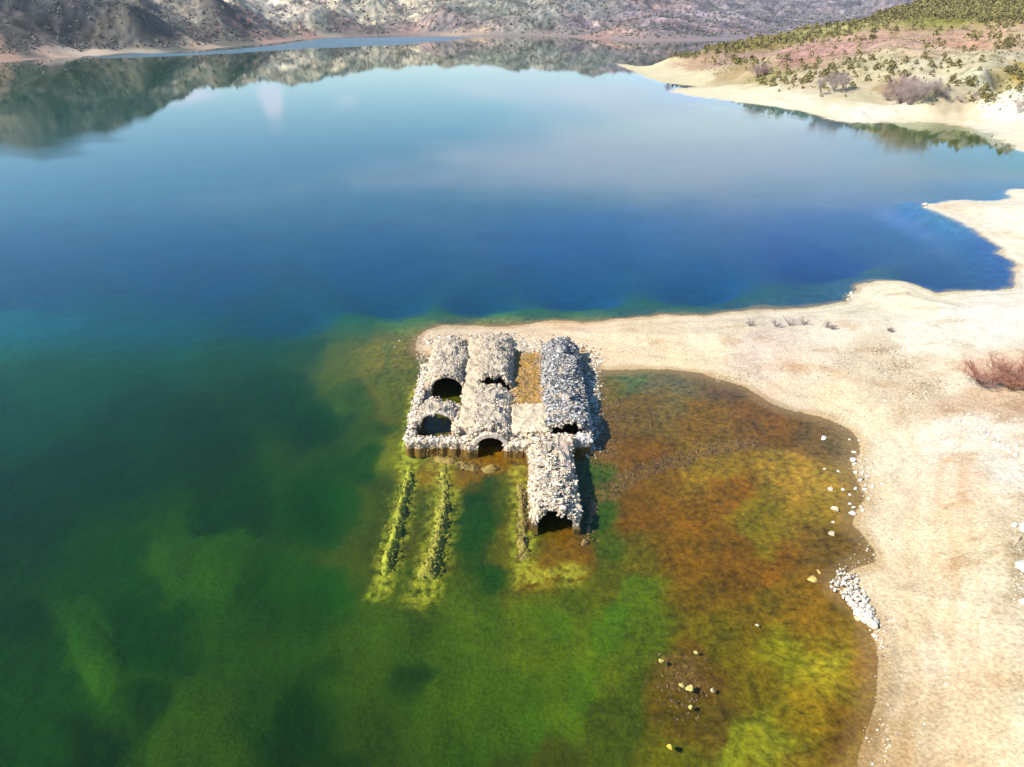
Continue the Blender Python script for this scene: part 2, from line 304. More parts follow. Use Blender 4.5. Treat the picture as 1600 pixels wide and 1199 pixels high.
# a raised step in the water's bed, metres below the surface, colour of what covers it; lake rows also paint in scattered and mirrored light
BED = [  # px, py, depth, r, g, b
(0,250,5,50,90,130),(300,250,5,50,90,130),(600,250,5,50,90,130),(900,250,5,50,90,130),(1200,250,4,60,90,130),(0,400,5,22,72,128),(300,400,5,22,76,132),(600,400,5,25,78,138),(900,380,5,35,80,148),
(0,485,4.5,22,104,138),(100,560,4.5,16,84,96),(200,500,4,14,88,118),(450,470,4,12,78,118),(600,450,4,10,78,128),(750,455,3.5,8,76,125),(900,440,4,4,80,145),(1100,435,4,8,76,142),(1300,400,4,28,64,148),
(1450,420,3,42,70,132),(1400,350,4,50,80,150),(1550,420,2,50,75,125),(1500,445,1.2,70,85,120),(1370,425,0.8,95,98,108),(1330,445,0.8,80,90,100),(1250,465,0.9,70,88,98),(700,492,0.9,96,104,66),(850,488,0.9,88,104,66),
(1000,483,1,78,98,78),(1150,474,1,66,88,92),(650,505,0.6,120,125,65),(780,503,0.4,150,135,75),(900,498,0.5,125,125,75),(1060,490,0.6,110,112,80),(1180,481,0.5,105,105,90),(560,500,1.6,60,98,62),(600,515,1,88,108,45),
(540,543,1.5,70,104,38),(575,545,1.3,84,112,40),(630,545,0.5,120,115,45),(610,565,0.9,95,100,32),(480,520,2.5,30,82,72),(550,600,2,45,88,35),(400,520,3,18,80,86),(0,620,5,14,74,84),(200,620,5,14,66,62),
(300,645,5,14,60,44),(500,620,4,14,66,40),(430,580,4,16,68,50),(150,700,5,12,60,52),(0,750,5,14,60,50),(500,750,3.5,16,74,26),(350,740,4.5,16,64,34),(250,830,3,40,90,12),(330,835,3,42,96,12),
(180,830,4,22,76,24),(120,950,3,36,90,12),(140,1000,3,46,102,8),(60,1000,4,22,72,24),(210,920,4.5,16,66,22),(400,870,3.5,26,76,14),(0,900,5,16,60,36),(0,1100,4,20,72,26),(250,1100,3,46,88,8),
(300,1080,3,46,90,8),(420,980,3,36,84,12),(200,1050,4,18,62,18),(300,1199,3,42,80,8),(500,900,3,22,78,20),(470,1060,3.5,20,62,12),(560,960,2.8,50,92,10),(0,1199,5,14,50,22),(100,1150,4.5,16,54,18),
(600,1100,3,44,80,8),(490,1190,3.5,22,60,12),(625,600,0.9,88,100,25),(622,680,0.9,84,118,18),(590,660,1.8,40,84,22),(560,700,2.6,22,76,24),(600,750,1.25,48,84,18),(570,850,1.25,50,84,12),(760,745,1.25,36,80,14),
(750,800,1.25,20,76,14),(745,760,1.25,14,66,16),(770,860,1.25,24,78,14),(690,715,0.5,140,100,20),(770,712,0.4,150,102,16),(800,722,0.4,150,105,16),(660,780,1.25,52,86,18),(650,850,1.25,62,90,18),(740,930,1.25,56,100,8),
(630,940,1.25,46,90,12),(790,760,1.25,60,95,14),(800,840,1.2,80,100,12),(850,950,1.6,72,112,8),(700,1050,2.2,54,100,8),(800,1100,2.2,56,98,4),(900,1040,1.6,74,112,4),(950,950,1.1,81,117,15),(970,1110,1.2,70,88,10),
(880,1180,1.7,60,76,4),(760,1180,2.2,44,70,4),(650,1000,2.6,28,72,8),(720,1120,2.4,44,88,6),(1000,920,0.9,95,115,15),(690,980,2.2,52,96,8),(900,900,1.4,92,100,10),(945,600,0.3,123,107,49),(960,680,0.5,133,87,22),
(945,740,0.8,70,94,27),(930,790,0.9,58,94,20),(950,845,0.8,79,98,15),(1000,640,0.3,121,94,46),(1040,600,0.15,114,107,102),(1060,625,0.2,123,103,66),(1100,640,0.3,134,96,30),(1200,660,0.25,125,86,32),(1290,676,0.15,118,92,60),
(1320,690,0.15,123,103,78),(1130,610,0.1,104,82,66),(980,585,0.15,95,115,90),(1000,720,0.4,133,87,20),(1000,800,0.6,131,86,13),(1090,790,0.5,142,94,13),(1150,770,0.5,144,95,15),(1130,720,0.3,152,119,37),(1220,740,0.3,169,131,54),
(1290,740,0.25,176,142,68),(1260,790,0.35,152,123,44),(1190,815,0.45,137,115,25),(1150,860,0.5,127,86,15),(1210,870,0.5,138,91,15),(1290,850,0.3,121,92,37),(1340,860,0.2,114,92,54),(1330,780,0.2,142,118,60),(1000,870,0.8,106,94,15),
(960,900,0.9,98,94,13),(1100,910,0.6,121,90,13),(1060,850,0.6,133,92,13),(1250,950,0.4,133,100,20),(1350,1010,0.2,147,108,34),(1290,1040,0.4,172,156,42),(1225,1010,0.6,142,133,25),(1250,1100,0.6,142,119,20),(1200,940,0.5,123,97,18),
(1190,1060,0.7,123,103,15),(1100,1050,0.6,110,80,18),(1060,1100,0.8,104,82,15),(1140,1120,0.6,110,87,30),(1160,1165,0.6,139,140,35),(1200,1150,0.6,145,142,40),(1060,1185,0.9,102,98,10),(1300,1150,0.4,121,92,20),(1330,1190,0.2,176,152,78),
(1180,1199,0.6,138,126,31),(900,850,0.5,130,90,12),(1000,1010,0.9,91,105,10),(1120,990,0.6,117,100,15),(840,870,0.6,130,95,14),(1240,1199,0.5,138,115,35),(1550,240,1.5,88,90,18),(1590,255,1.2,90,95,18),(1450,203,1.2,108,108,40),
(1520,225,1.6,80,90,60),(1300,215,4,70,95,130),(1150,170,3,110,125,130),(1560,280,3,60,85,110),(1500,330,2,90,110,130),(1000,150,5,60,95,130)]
LANDC = [ # px, py, r, g, b
(700,525,232,205,168),(800,520,236,210,172),(900,530,238,212,175),(1000,530,236,212,172),(1100,520,242,220,182),(1200,545,228,205,178),(1120,590,232,208,165),(1060,560,240,215,172),(1300,510,246,228,196),(1250,580,232,212,180),(1300,620,238,214,172),(1400,460,248,234,198),(1550,500,248,236,212),
(1450,530,246,234,205),(1500,600,240,222,190),(1580,650,214,186,152),(1500,630,212,184,150),(1400,590,216,196,162),(1360,560,222,202,168),(1440,625,214,194,160),(1560,700,242,228,202),(1500,680,242,228,200),(1400,700,246,226,188),(1480,740,242,214,178),(1370,660,244,222,180),(1450,800,244,220,178),(1400,880,240,215,172),
(1550,900,244,224,184),(1500,1000,243,220,182),(1400,1080,222,194,150),(1600,1199,238,216,174),(1400,1190,205,176,128),(1380,1120,205,175,125),(1590,330,245,235,205),(1520,325,240,225,195),(1592,884,196,176,136),(1400,1000,232,206,162),(1470,1150,236,212,170),(1350,740,230,205,160),(1340,470,235,222,190),
(980,105,232,218,172),(1050,115,236,222,178),(1100,140,242,228,188),(1080,125,228,214,170),(1170,150,244,232,196),(1240,160,246,234,200),(1300,172,244,232,196),(1360,176,248,238,212),(1420,184,240,226,190),(1500,186,232,214,176),(1560,185,246,236,208),(1600,210,245,232,198),(1650,240,245,232,198)]
LANDH = [(1010,92,200,150,112),(1030,85,195,150,100),(1100,100,205,165,130),(1060,84,175,140,85),(1130,96,200,160,150),(1090,68,150,135,60),(1150,52,150,140,50),(1120,62,165,150,70),(1100,58,240,225,180),(1180,62,160,142,60),(1250,88,215,160,150),(1230,95,210,155,140),(1300,82,218,165,155),(1200,120,190,176,110),(1260,120,215,196,160),(1170,105,185,160,110),(1190,100,232,205,160),
(1350,112,216,202,162),(1300,45,190,180,110),(1200,40,195,180,110),(1250,15,222,208,168),(1290,20,225,210,165),(1200,22,205,190,130),(1400,65,215,175,155),(1450,62,220,172,155),(1530,60,225,178,150),(1500,75,220,170,140),(1400,28,170,165,60),(1500,22,165,165,50),(1600,10,140,165,45),(1350,30,185,175,90),(1450,110,225,215,184),(1400,100,222,208,168),
(1540,112,228,222,192),(1500,100,225,210,170),(1590,122,210,180,80),(1590,95,225,210,180),(1560,138,215,195,130),(1480,150,226,208,170),(1350,150,225,208,166),(1400,140,190,165,120),(1300,140,226,210,180),(1450,85,222,190,160),(1590,60,222,190,150)]
FARC = [(0,92,168,128,102),(90,88,188,150,124),(160,84,198,172,142),(220,80,165,150,120),(50,76,90,88,76),(130,72,92,90,78),(220,68,94,92,80),(330,64,104,98,82),(50,60,88,86,72),(50,30,84,82,74),(150,60,92,88,76),(120,20,78,80,76),(250,60,96,94,80),(220,20,84,86,76),(300,20,130,122,104),(320,60,110,104,84),(350,35,108,100,84),(330,74,180,150,120),(420,66,176,134,112),(420,30,178,164,138),(460,22,186,172,146),
(450,50,150,130,104),(500,33,150,146,118),(500,57,160,116,100),(560,20,170,160,130),(560,50,132,112,100),(650,20,176,162,132),(640,52,150,118,104),(620,42,138,120,108),(700,44,128,114,108),(700,54,180,150,120),(760,30,130,130,110),(850,25,128,128,112),(850,52,146,128,114),(920,58,160,122,104),(900,50,138,122,112),(940,46,140,124,116),(870,42,132,122,114),(980,60,150,126,116),(900,42,122,108,110),(900,20,132,128,118),(1000,25,140,124,124),
(1050,10,140,118,114),(1100,28,144,128,130),(1050,45,132,116,118),(1150,15,128,118,118)]
LK = 1.75                                            # display value of an open, sunlit white surface
def idw(ctl, X, Y, p=2.6, eps=2e-4):
    q = UV(X, Y); acc = np.zeros((len(q), ctl.shape[1] - 2)); wt = np.zeros(len(q))
    c = UV(ctl[:, 0], ctl[:, 1])
    for k in range(len(ctl)):
        w = 1.0 / ((q[:, 0] - c[k, 0]) ** 2 + (q[:, 1] - c[k, 1]) ** 2 + eps) ** p
        acc += w[:, None] * ctl[k, 2:]; wt += w
    return acc / wt[:, None]
def ctl_plane(rows, z=0.0):
    r = []
    for row in rows:
        x, y = P(row[0], row[1], z); c = lin(row[-3:]) / LK
        r.append([x, y] + list(row[2:-3]) + list(c))
    return np.array(r)
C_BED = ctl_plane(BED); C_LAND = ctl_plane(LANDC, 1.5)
near_f, far_f = RBF(near_pts), RBF(far_pts)
RUIN = (-10.2, 8.4, 55.9, 76.0)
def height(X, Y, detail=True):
    X = np.asarray(X, float).ravel(); Y = np.asarray(Y, float).ravel()
    wx = X + 0.8 * fbm(X, Y, 7, 3, 1) * np.clip(Y / 60, .5, 4); wy = Y + 1.2 * fbm(X, Y, 9, 3, 2) * np.clip(Y / 60, .5, 4)
    sn = sdist(wx, wy, L_NEAR); sf = sdist(wx, wy, L_FAR)
    zn = np.maximum(near_f(X, Y), 0.3); zf = np.maximum(far_f(X, Y), 0.5)
    hillN = sstep(4, 16, zn)
    zn = zn + hillN * (5.0 * fbm(X, Y, 90, 3, 5) + 7.0 * (ridged(X, Y, 70, 3, 6) - 0.45)) + sstep(1.2, 3, zn) * fbm(X, Y, 14, 3, 9) * 0.5
    zn = np.where(Y > 200, np.maximum(zn, 0.6), zn)
    fm = sstep(4, 40, zf)
    zf = zf + fm * (34 * (ridged(X + 0.35 * Y, Y * 0.55, 170, 6, 8) - 0.55) + 16 * fbm(X, Y, 120, 4, 12)) 
    zf = np.maximum(zf, 0.8)
    beach_n = sstep(0, 1, sn / (5.5 + 0.09 * Y)) ; beach_f = sstep(0, 1, sf / 90)
    depth = np.minimum(idw(C_BED[:, :3], X, Y, 1.5, eps=4e-3)[:, 0], 3.4)
    sh = np.maximum(sn, sf)
    sw = sstep(0, 1, -sh / (5.0 + 0.03 * Y))
    zw = -(0.06 + depth) * sw - 0.02
    z = np.where(sn > 0, zn * beach_n, np.where(sf > 0, zf * beach_f, zw))
    if detail:
        near = np.clip((180 - Y) / 60, 0, 1)
        lump = fbm(X, Y, 1.3, 4, 20, 0.6)
        shallow = sstep(-2.5, -0.1, z) * (z < 0)
        z = z + near * np.where(z > 0, np.minimum(z * 2, 1) * (0.05 * lump + 0.09 * fbm(X, Y, 4.0, 3, 21)), 0.075 * np.minimum(-z * 3, 1) * lump)
    # the ground inside and in front of the ruin lies just under the water
    x0, x1, y0, y1 = RUIN
    d = np.minimum.reduce([X - x0, x1 - X, Y - y0, y1 - Y])
    z = np.where(d > 0, z * (1 - sstep(0, 1.2, d)) + -0.45 * sstep(0, 1.2, d), z)
    # remains of walls under the water: long low mounds
    return z, sn, sf
def ground_at(px, py, n=0):
    """follow the sight line of a pixel until it meets the ground"""
    a = (px - 800) / F; b = -(py - 599.5) / F
    dy_ = math.cos(PITCH) + b * math.sin(PITCH); dz_ = -math.sin(PITCH) + b * math.cos(PITCH)
    ts = np.geomspace(20, 2600, 1400)
    X, Y, Z = a * ts, dy_ * ts, HC + dz_ * ts
    g = np.maximum(height(X, Y, False)[0], 0)
    hit = np.nonzero(Z < g)[0]
    k = hit[0] if len(hit) else len(ts) - 1
    return X[k], Y[k], float(g[k])
def ctl_hit(rows, sat=0.75, k=1.0):
    r = []
    for row in rows:
        x, y, z = ground_at(row[0], row[1]); c = lin(row[-3:]) / LK; g = c.mean(); r.append([x, y] + list((g + (c - g) * sat) * k))
    return np.array(r)
C_NEARALL = np.concatenate([C_LAND, ctl_hit(LANDH, .85, .95) * [1, 1, 1.02, .99, .88]])
C_FAR = ctl_hit(FARC, 0.8, 1.4)

# ------------------------------------------------------------------ the ground: one sheet, finer towards the camera
def polar(nr_list, az0, az1, na, fr=None):
    r = np.concatenate([np.geomspace(a, b, n, endpoint=False) for a, b, n in nr_list] + [[nr_list[-1][1]]])
    az = np.linspace(R_(az0), R_(az1), na)
    Rr, A = np.meshgrid(r, az, indexing='ij')
    X, Y = (Rr * np.sin(A)).ravel(), (Rr * np.cos(A)).ravel()
    i = np.arange(len(r) - 1)[:, None] * na + np.arange(na - 1)[None]
    q = np.stack([i, i + 1, i + na + 1, i + na], -1).reshape(-1, 4)
    return X, Y, q
X, Y, Q = polar([(9, 27, 40), (27, 120, 520), (120, 260, 150), (260, 900, 240), (900, 2300, 170), (2300, 5200, 30)], -62, 62, 1000)
Z, SN, SF = height(X, Y)
wpx = X + 0.10 * np.sqrt(Y) * fbm(X, Y, 6 , 4, 31) * 1.5; wpy = Y + 0.22 * np.sqrt(Y) * fbm(X, Y, 6, 4, 32) * 2.5
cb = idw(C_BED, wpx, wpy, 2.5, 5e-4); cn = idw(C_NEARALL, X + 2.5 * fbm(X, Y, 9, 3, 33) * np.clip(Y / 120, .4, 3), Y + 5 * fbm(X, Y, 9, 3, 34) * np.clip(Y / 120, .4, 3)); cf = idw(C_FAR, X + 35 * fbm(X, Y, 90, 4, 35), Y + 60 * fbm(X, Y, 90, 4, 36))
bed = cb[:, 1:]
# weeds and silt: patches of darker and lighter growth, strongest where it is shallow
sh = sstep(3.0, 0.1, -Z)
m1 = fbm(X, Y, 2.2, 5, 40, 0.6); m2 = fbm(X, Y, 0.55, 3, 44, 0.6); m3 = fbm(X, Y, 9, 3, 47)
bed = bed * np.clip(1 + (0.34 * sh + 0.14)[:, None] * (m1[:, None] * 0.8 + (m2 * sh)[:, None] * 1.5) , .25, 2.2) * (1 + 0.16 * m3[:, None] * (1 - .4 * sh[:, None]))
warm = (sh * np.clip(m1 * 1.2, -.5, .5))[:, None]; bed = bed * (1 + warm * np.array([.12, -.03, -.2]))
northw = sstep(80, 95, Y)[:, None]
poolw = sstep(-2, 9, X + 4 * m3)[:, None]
farw = (sstep(95, 170, Y) * sstep(-1.0, -2.6, Z))[:, None]  # brightens the far bed colour in place of sky light on the mid-lake
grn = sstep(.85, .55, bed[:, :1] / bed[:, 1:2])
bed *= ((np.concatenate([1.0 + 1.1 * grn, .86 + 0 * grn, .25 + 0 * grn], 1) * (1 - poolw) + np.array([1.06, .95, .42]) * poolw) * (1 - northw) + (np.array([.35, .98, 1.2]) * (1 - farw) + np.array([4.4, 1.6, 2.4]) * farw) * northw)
for path_, rad_ in (([(640, 706), (636, 738), (626, 770), (617, 810), (604, 850), (593, 893)], 1.0), ([(690, 700), (694, 760), (686, 810), (672, 860), (655, 908)], 1.25), ([(812, 722), (816, 770), (817, 830), (825, 888), (900, 880)], 1.0), ([(650, 600), (640, 650), (628, 708)], .8)):
    nm = (Y < 75) & (Y > 35) & (X < 9) & (X > -14)
    w_ = np.array([P(a, b) for a, b in path_]); xx, yy = X[nm] + .5 * fbm(X[nm], Y[nm], 1.6, 3, 160), Y[nm] + .5 * fbm(X[nm], Y[nm], 1.6, 3, 161); d2 = np.full(len(xx), 1e9)
    for (ax, ay), (bx, by) in zip(w_[:-1], w_[1:]):
        ex, ey = bx - ax, by - ay; t_ = np.clip(((xx - ax) * ex + (yy - ay) * ey) / (ex * ex + ey * ey), 0, 1); d2 = np.minimum(d2, (xx - ax - t_ * ex) ** 2 + (yy - ay - t_ * ey) ** 2)
    k_ = (np.exp(-(np.sqrt(d2) / rad_) ** 3) * sstep(-.5, .2, fbm(X[nm], Y[nm], .7, 4, 163, .6)))[:, None]
    mixc = np.array([.30, .23, .015]) * (1 + .9 * fbm(X[nm], Y[nm], .5, 3, 164))[:, None]
    bed[nm] = bed[nm] * (1 - .85 * k_) + mixc * .85 * k_
for path_, rad_ in (([(925, 768), (960, 752), (1000, 730), (1060, 714), (1110, 699), (1185, 686)], 1.0), ([(930, 600), (935, 650), (950, 700)], 1.6), ([(1065, 1040), (1080, 1075), (1090, 1120)], 1.5)):
    nm = (Y < 80) & (Y > 30) & (X > 4) & (X < 32)
    w_ = np.array([P(a, b) for a, b in path_]); xx, yy = X[nm] + .9 * fbm(X[nm], Y[nm], 2.2, 4, 165), Y[nm] + .9 * fbm(X[nm], Y[nm], 2.2, 4, 166); d2 = np.full(len(xx), 1e9)
    for (ax, ay), (bx, by) in zip(w_[:-1], w_[1:]):
        ex, ey = bx - ax, by - ay; t_ = np.clip(((xx - ax) * ex + (yy - ay) * ey) / (ex * ex + ey * ey), 0, 1); d2 = np.minimum(d2, (xx - ax - t_ * ex) ** 2 + (yy - ay - t_ * ey) ** 2)
    k_ = (np.exp(-(np.sqrt(d2) / rad_) ** 2.5) * sstep(-.6, .1, fbm(X[nm], Y[nm], .6, 4, 167, .65)))[:, None]
    bed[nm] = bed[nm] * (1 - .8 * k_) + np.array([.15, .072, .018]) * (1 + 1.2 * fbm(X[nm], Y[nm], .45, 3, 168))[:, None] * .8 * k_
# land
g1 = fbm(X, Y, 3.0, 5, 50, 0.6); g2 = fbm(X, Y, 22, 4, 55)
land = cn * (1 + 0.10 * g1[:, None] + 0.10 * g2[:, None]) * (1 + np.clip(g2, -.4, .4)[:, None] * np.array([.02, -.04, -.10]))
hill = sstep(5, 10, Z)[:, None] * (Y > 200)[:, None]
terr = np.sin(Z * 3.1 + 2.5 * fbm(X, Y, 40, 3, 60)); scrub = fbm(X, Y, 7, 4, 62, 0.65)
land = land * (1 - hill * (0.50 * sstep(0.0, .6, scrub + .25 * terr))[:, None] * np.array([.9, .9, 1.0]))
land = land * (1 + hill * 0.10 * terr[:, None])
def polydist(pts_, x, y):
    w_ = np.array([P(a, b, 1.4) for a, b in pts_]); d2 = np.full(len(x), 1e9)
    for (ax, ay), (bx, by) in zip(w_[:-1], w_[1:]):
        ex, ey = bx - ax, by - ay; t_ = np.clip(((x - ax) * ex + (y - ay) * ey) / (ex * ex + ey * ey), 0, 1)
        d2 = np.minimum(d2, (x - ax - t_ * ex) ** 2 + (y - ay - t_ * ey) ** 2)
    return np.sqrt(d2)
nm = (Y < 180) & (SN > 0); xw, yw = X[nm] + .6 * fbm(X[nm], Y[nm], 6, 3, 66), Y[nm] + .6 * fbm(X[nm], Y[nm], 6, 3, 67)
tint = np.ones((len(xw), 3)); brk = .5 + .5 * sstep(-.3, .4, fbm(xw, yw, 5, 4, 68))
for off_, wd_ in ((0, .35), (34, .35), (70, .8)):          # wheel ruts worn into the beach
    for path_ in ([(1600, 600), (1520, 660), (1470, 730), (1480, 800), (1500, 900), (1490, 1040), (1470, 1199)], [(1100, 545), (1250, 560), (1400, 610), (1440, 700), (1425, 860), (1435, 1050), (1420, 1199)]):
        d_ = polydist([(a + off_, b + off_ * .25) for a, b in path_], xw, yw)
        tint *= 1 - (.14 * np.exp(-(d_ / wd_) ** 2) * brk)[:, None] * np.array([.5, .9, 1.3])
g3 = fbm(xw, yw * 1.0, 1.1, 5, 69, .7); tint *= (1 + .10 * g3)[:, None]
band = np.sin(SN[nm] * 2.6 + 2.2 * fbm(xw, yw, 9, 3, 64)) * sstep(9, 1, SN[nm])
tint *= (1 - .12 * sstep(.2, .9, band))[:, None] * np.array([1, 1, 1])
pk = sstep(.15, .6, fbm(xw, yw, 14, 4, 71))[:, None]; tint *= 1 - pk * np.array([.05, .13, .2])
dk = sstep(.30, .55, fbm(xw, yw * 2.0, 7, 5, 73, .7))[:, None] * (SN[nm] > 4)[:, None]; tint *= 1 - dk * np.array([.16, .22, .28])
land[nm] = land[nm] * tint * [1.08, 1.07, 1.07]
wet = sstep(1.2, 0.1, SN + 0.5 * g1) * (Y < 130)
land = land * (1 - wet[:, None] * np.array([.16, .24, .38]))
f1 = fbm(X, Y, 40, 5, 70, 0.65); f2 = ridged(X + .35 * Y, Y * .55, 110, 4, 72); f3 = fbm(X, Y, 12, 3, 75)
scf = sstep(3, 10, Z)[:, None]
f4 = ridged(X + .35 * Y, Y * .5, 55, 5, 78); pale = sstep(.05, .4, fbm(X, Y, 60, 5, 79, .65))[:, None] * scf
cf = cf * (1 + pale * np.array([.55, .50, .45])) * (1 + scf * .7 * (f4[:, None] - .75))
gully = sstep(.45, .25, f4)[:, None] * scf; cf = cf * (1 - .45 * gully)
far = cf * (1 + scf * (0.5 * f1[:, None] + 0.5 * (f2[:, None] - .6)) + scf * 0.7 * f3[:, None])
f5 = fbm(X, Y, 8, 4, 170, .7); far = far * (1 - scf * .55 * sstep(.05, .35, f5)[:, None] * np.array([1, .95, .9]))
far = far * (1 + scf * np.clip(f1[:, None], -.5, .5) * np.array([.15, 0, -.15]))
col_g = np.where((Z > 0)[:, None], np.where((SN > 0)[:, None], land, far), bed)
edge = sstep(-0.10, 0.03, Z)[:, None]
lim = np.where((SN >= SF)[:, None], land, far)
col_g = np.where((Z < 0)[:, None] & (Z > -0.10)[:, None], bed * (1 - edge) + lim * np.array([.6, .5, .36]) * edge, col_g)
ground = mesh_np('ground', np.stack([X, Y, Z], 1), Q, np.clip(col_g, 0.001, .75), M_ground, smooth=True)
tag(ground, kind='structure')

# ------------------------------------------------------------------ water
m = bpy.data.materials.new('lake_water'); m.use_nodes = True; t = m.node_tree; t.nodes.clear()
o_ = N(t, 'ShaderNodeOutputMaterial'); mixs = N(t, 'ShaderNodeMixShader'); tr = N(t, 'ShaderNodeBsdfTransparent'); gl = N(t, 'ShaderNodeBsdfGlossy')
gl.inputs['Roughness'].default_value = 0.006; gl.inputs['Color'].default_value = (1, 1, 1, 1)
fre = N(t, 'ShaderNodeFresnel'); geo = N(t, 'ShaderNodeNewGeometry')
iorm = N(t, 'ShaderNodeMapRange'); t.links.new(geo.outputs['Backfacing'], iorm.inputs[0]); iorm.inputs[3].default_value = 1.25; iorm.inputs[4].default_value = 1 / 1.25
t.links.new(iorm.outputs[0], fre.inputs[0])            # light leaving the water is not bent, so it must not be mirrored back either
tr.inputs[0].default_value = (0.97, 0.99, 0.985, 1)
mp = N(t, 'ShaderNodeMapping'); mp.inputs['Rotation'].default_value = (0, 0, R_(28)); mp.inputs['Scale'].default_value = (1.0, 2.2, 1)
t.links.new(geo.outputs['Position'], mp.inputs[0])
w1 = N(t, 'ShaderNodeTexNoise'); w1.inputs['Scale'].default_value = 2.4; w1.inputs['Detail'].default_value = 3; t.links.new(mp.outputs[0], w1.inputs['Vector'])
w2 = N(t, 'ShaderNodeTexNoise'); w2.inputs['Scale'].default_value = 0.25; w2.inputs['Detail'].default_value = 4; t.links.new(mp.outputs[0], w2.inputs['Vector'])
rp = N(t, 'ShaderNodeAttribute', attribute_name='ripple')
wm = N(t, 'ShaderNodeMath', operation='MULTIPLY_ADD'); t.links.new(w2.outputs[0], wm.inputs[0]); wm.inputs[1].default_value = 1.6; t.links.new(w1.outputs[0], wm.inputs[2])
bp = N(t, 'ShaderNodeBump'); bp.inputs['Distance'].default_value = 0.30
t.links.new(rp.outputs['Fac'], bp.inputs['Strength']); t.links.new(wm.outputs[0], bp.inputs['Height'])
t.links.new(bp.outputs[0], fre.inputs['Normal']); t.links.new(bp.outputs[0], gl.inputs['Normal'])
rg_ = N(t, 'ShaderNodeMath', operation='MULTIPLY_ADD'); t.links.new(rp.outputs['Fac'], rg_.inputs[0]); rg_.inputs[1].default_value = 0.38; rg_.inputs[2].default_value = 0.004
t.links.new(rg_.outputs[0], gl.inputs['Roughness'])
t.links.new(fre.outputs[0], mixs.inputs[0]); t.links.new(tr.outputs[0], mixs.inputs[1]); t.links.new(gl.outputs[0], mixs.inputs[2]); t.links.new(mixs.outputs[0], o_.inputs[0])
va = N(t, 'ShaderNodeVolumeAbsorption'); va.inputs[0].default_value = (0.40, 0.88, 0.55, 1); va.inputs['Density'].default_value = 0.12
t.links.new(va.outputs[0], o_.inputs['Volume'])
M_water = m
X, Y, Qw = polar([(8, 60, 60), (60, 700, 150), (700, 1700, 160), (1700, 5300, 20)], -63, 63, 320)
rr = 0.006 + 0.030 * np.clip(fbm(X, Y * 2.2, 60, 3, 80), 0, 1) * sstep(60, 100, Y) * sstep(500, 250, Y) + 0.085 * sstep(150, 60, Y)
strip = poly([(120, 92), (200, 83), (300, 82), (420, 72), (500, 60), (620, 58), (745, 58), (700, 64), (600, 72), (500, 76), (420, 80), (330, 86), (230, 90)])
ss = sdist(X + 6 * fbm(X, Y, 40, 3, 81), Y + 25 * fbm(X, Y, 60, 3, 82), strip)
rr = rr + 0.9 * sstep(-3, 14, ss)
rr = np.where(Y > 300, np.maximum(rr - .006, .003), rr)
nV = len(X); top = np.stack([X, Y, np.zeros(nV)], 1); na = 320; nr = nV // na
bot = top.copy(); bot[:, 2] = -9.0
ring = np.concatenate([np.arange(na), np.arange(1, nr) * na + na - 1, (nr - 1) * na + np.arange(na - 2, -1, -1), np.arange(nr - 2, 0, -1) * na])
side = np.stack([ring, ring + nV, np.roll(ring, -1) + nV, np.roll(ring, -1)], 1)
water = mesh_np('water', np.concatenate([top, bot]), np.concatenate([Qw, Qw[:, ::-1] + nV, side]), None, M_water, True, attrs={'ripple': np.concatenate([rr, rr])})
tag(water, kind='structure')
#@@PART2
# ------------------------------------------------------------------ the ruin: a sunken bath house of rubble vaults
ruin = tag(empty('ruined_bathhouse', (-1.0, 66.0, 0.0)), 'half-drowned stone ruin with rubble vaults and dark arched openings at the sandy spit tip', 'ruin')
RO = np.array([-1.0, 66.0, 0.0])
CR = np.array([[.50, .44, .35], [.58, .52, .43], [.36, .32, .27], [.66, .61, .53], [.44, .34, .24], [.48, .45, .40], [.24, .21, .18]]) * [1.07, 1.0, .86]
def stone_cols(n, pal=CR, dark=.10):
    c = pal[RNG.integers(0, len(pal), n)] * (0.9 + 0.45 * RNG.random((n, 1)))
    c[RNG.random(n) < dark] *= 0.16  # some stones painted near black for the shaded gaps in the rubble
    return c
def rub_col(x, y, base=(.47, .43, .37), amp=.35):
    n_ = fbm(x, y, .5, 4, 90, .6); n2 = fbm(x, y, 2.5, 3, 93)
    return np.array(base)[None] * (1 + amp * n_[:, None] + .25 * n2[:, None])
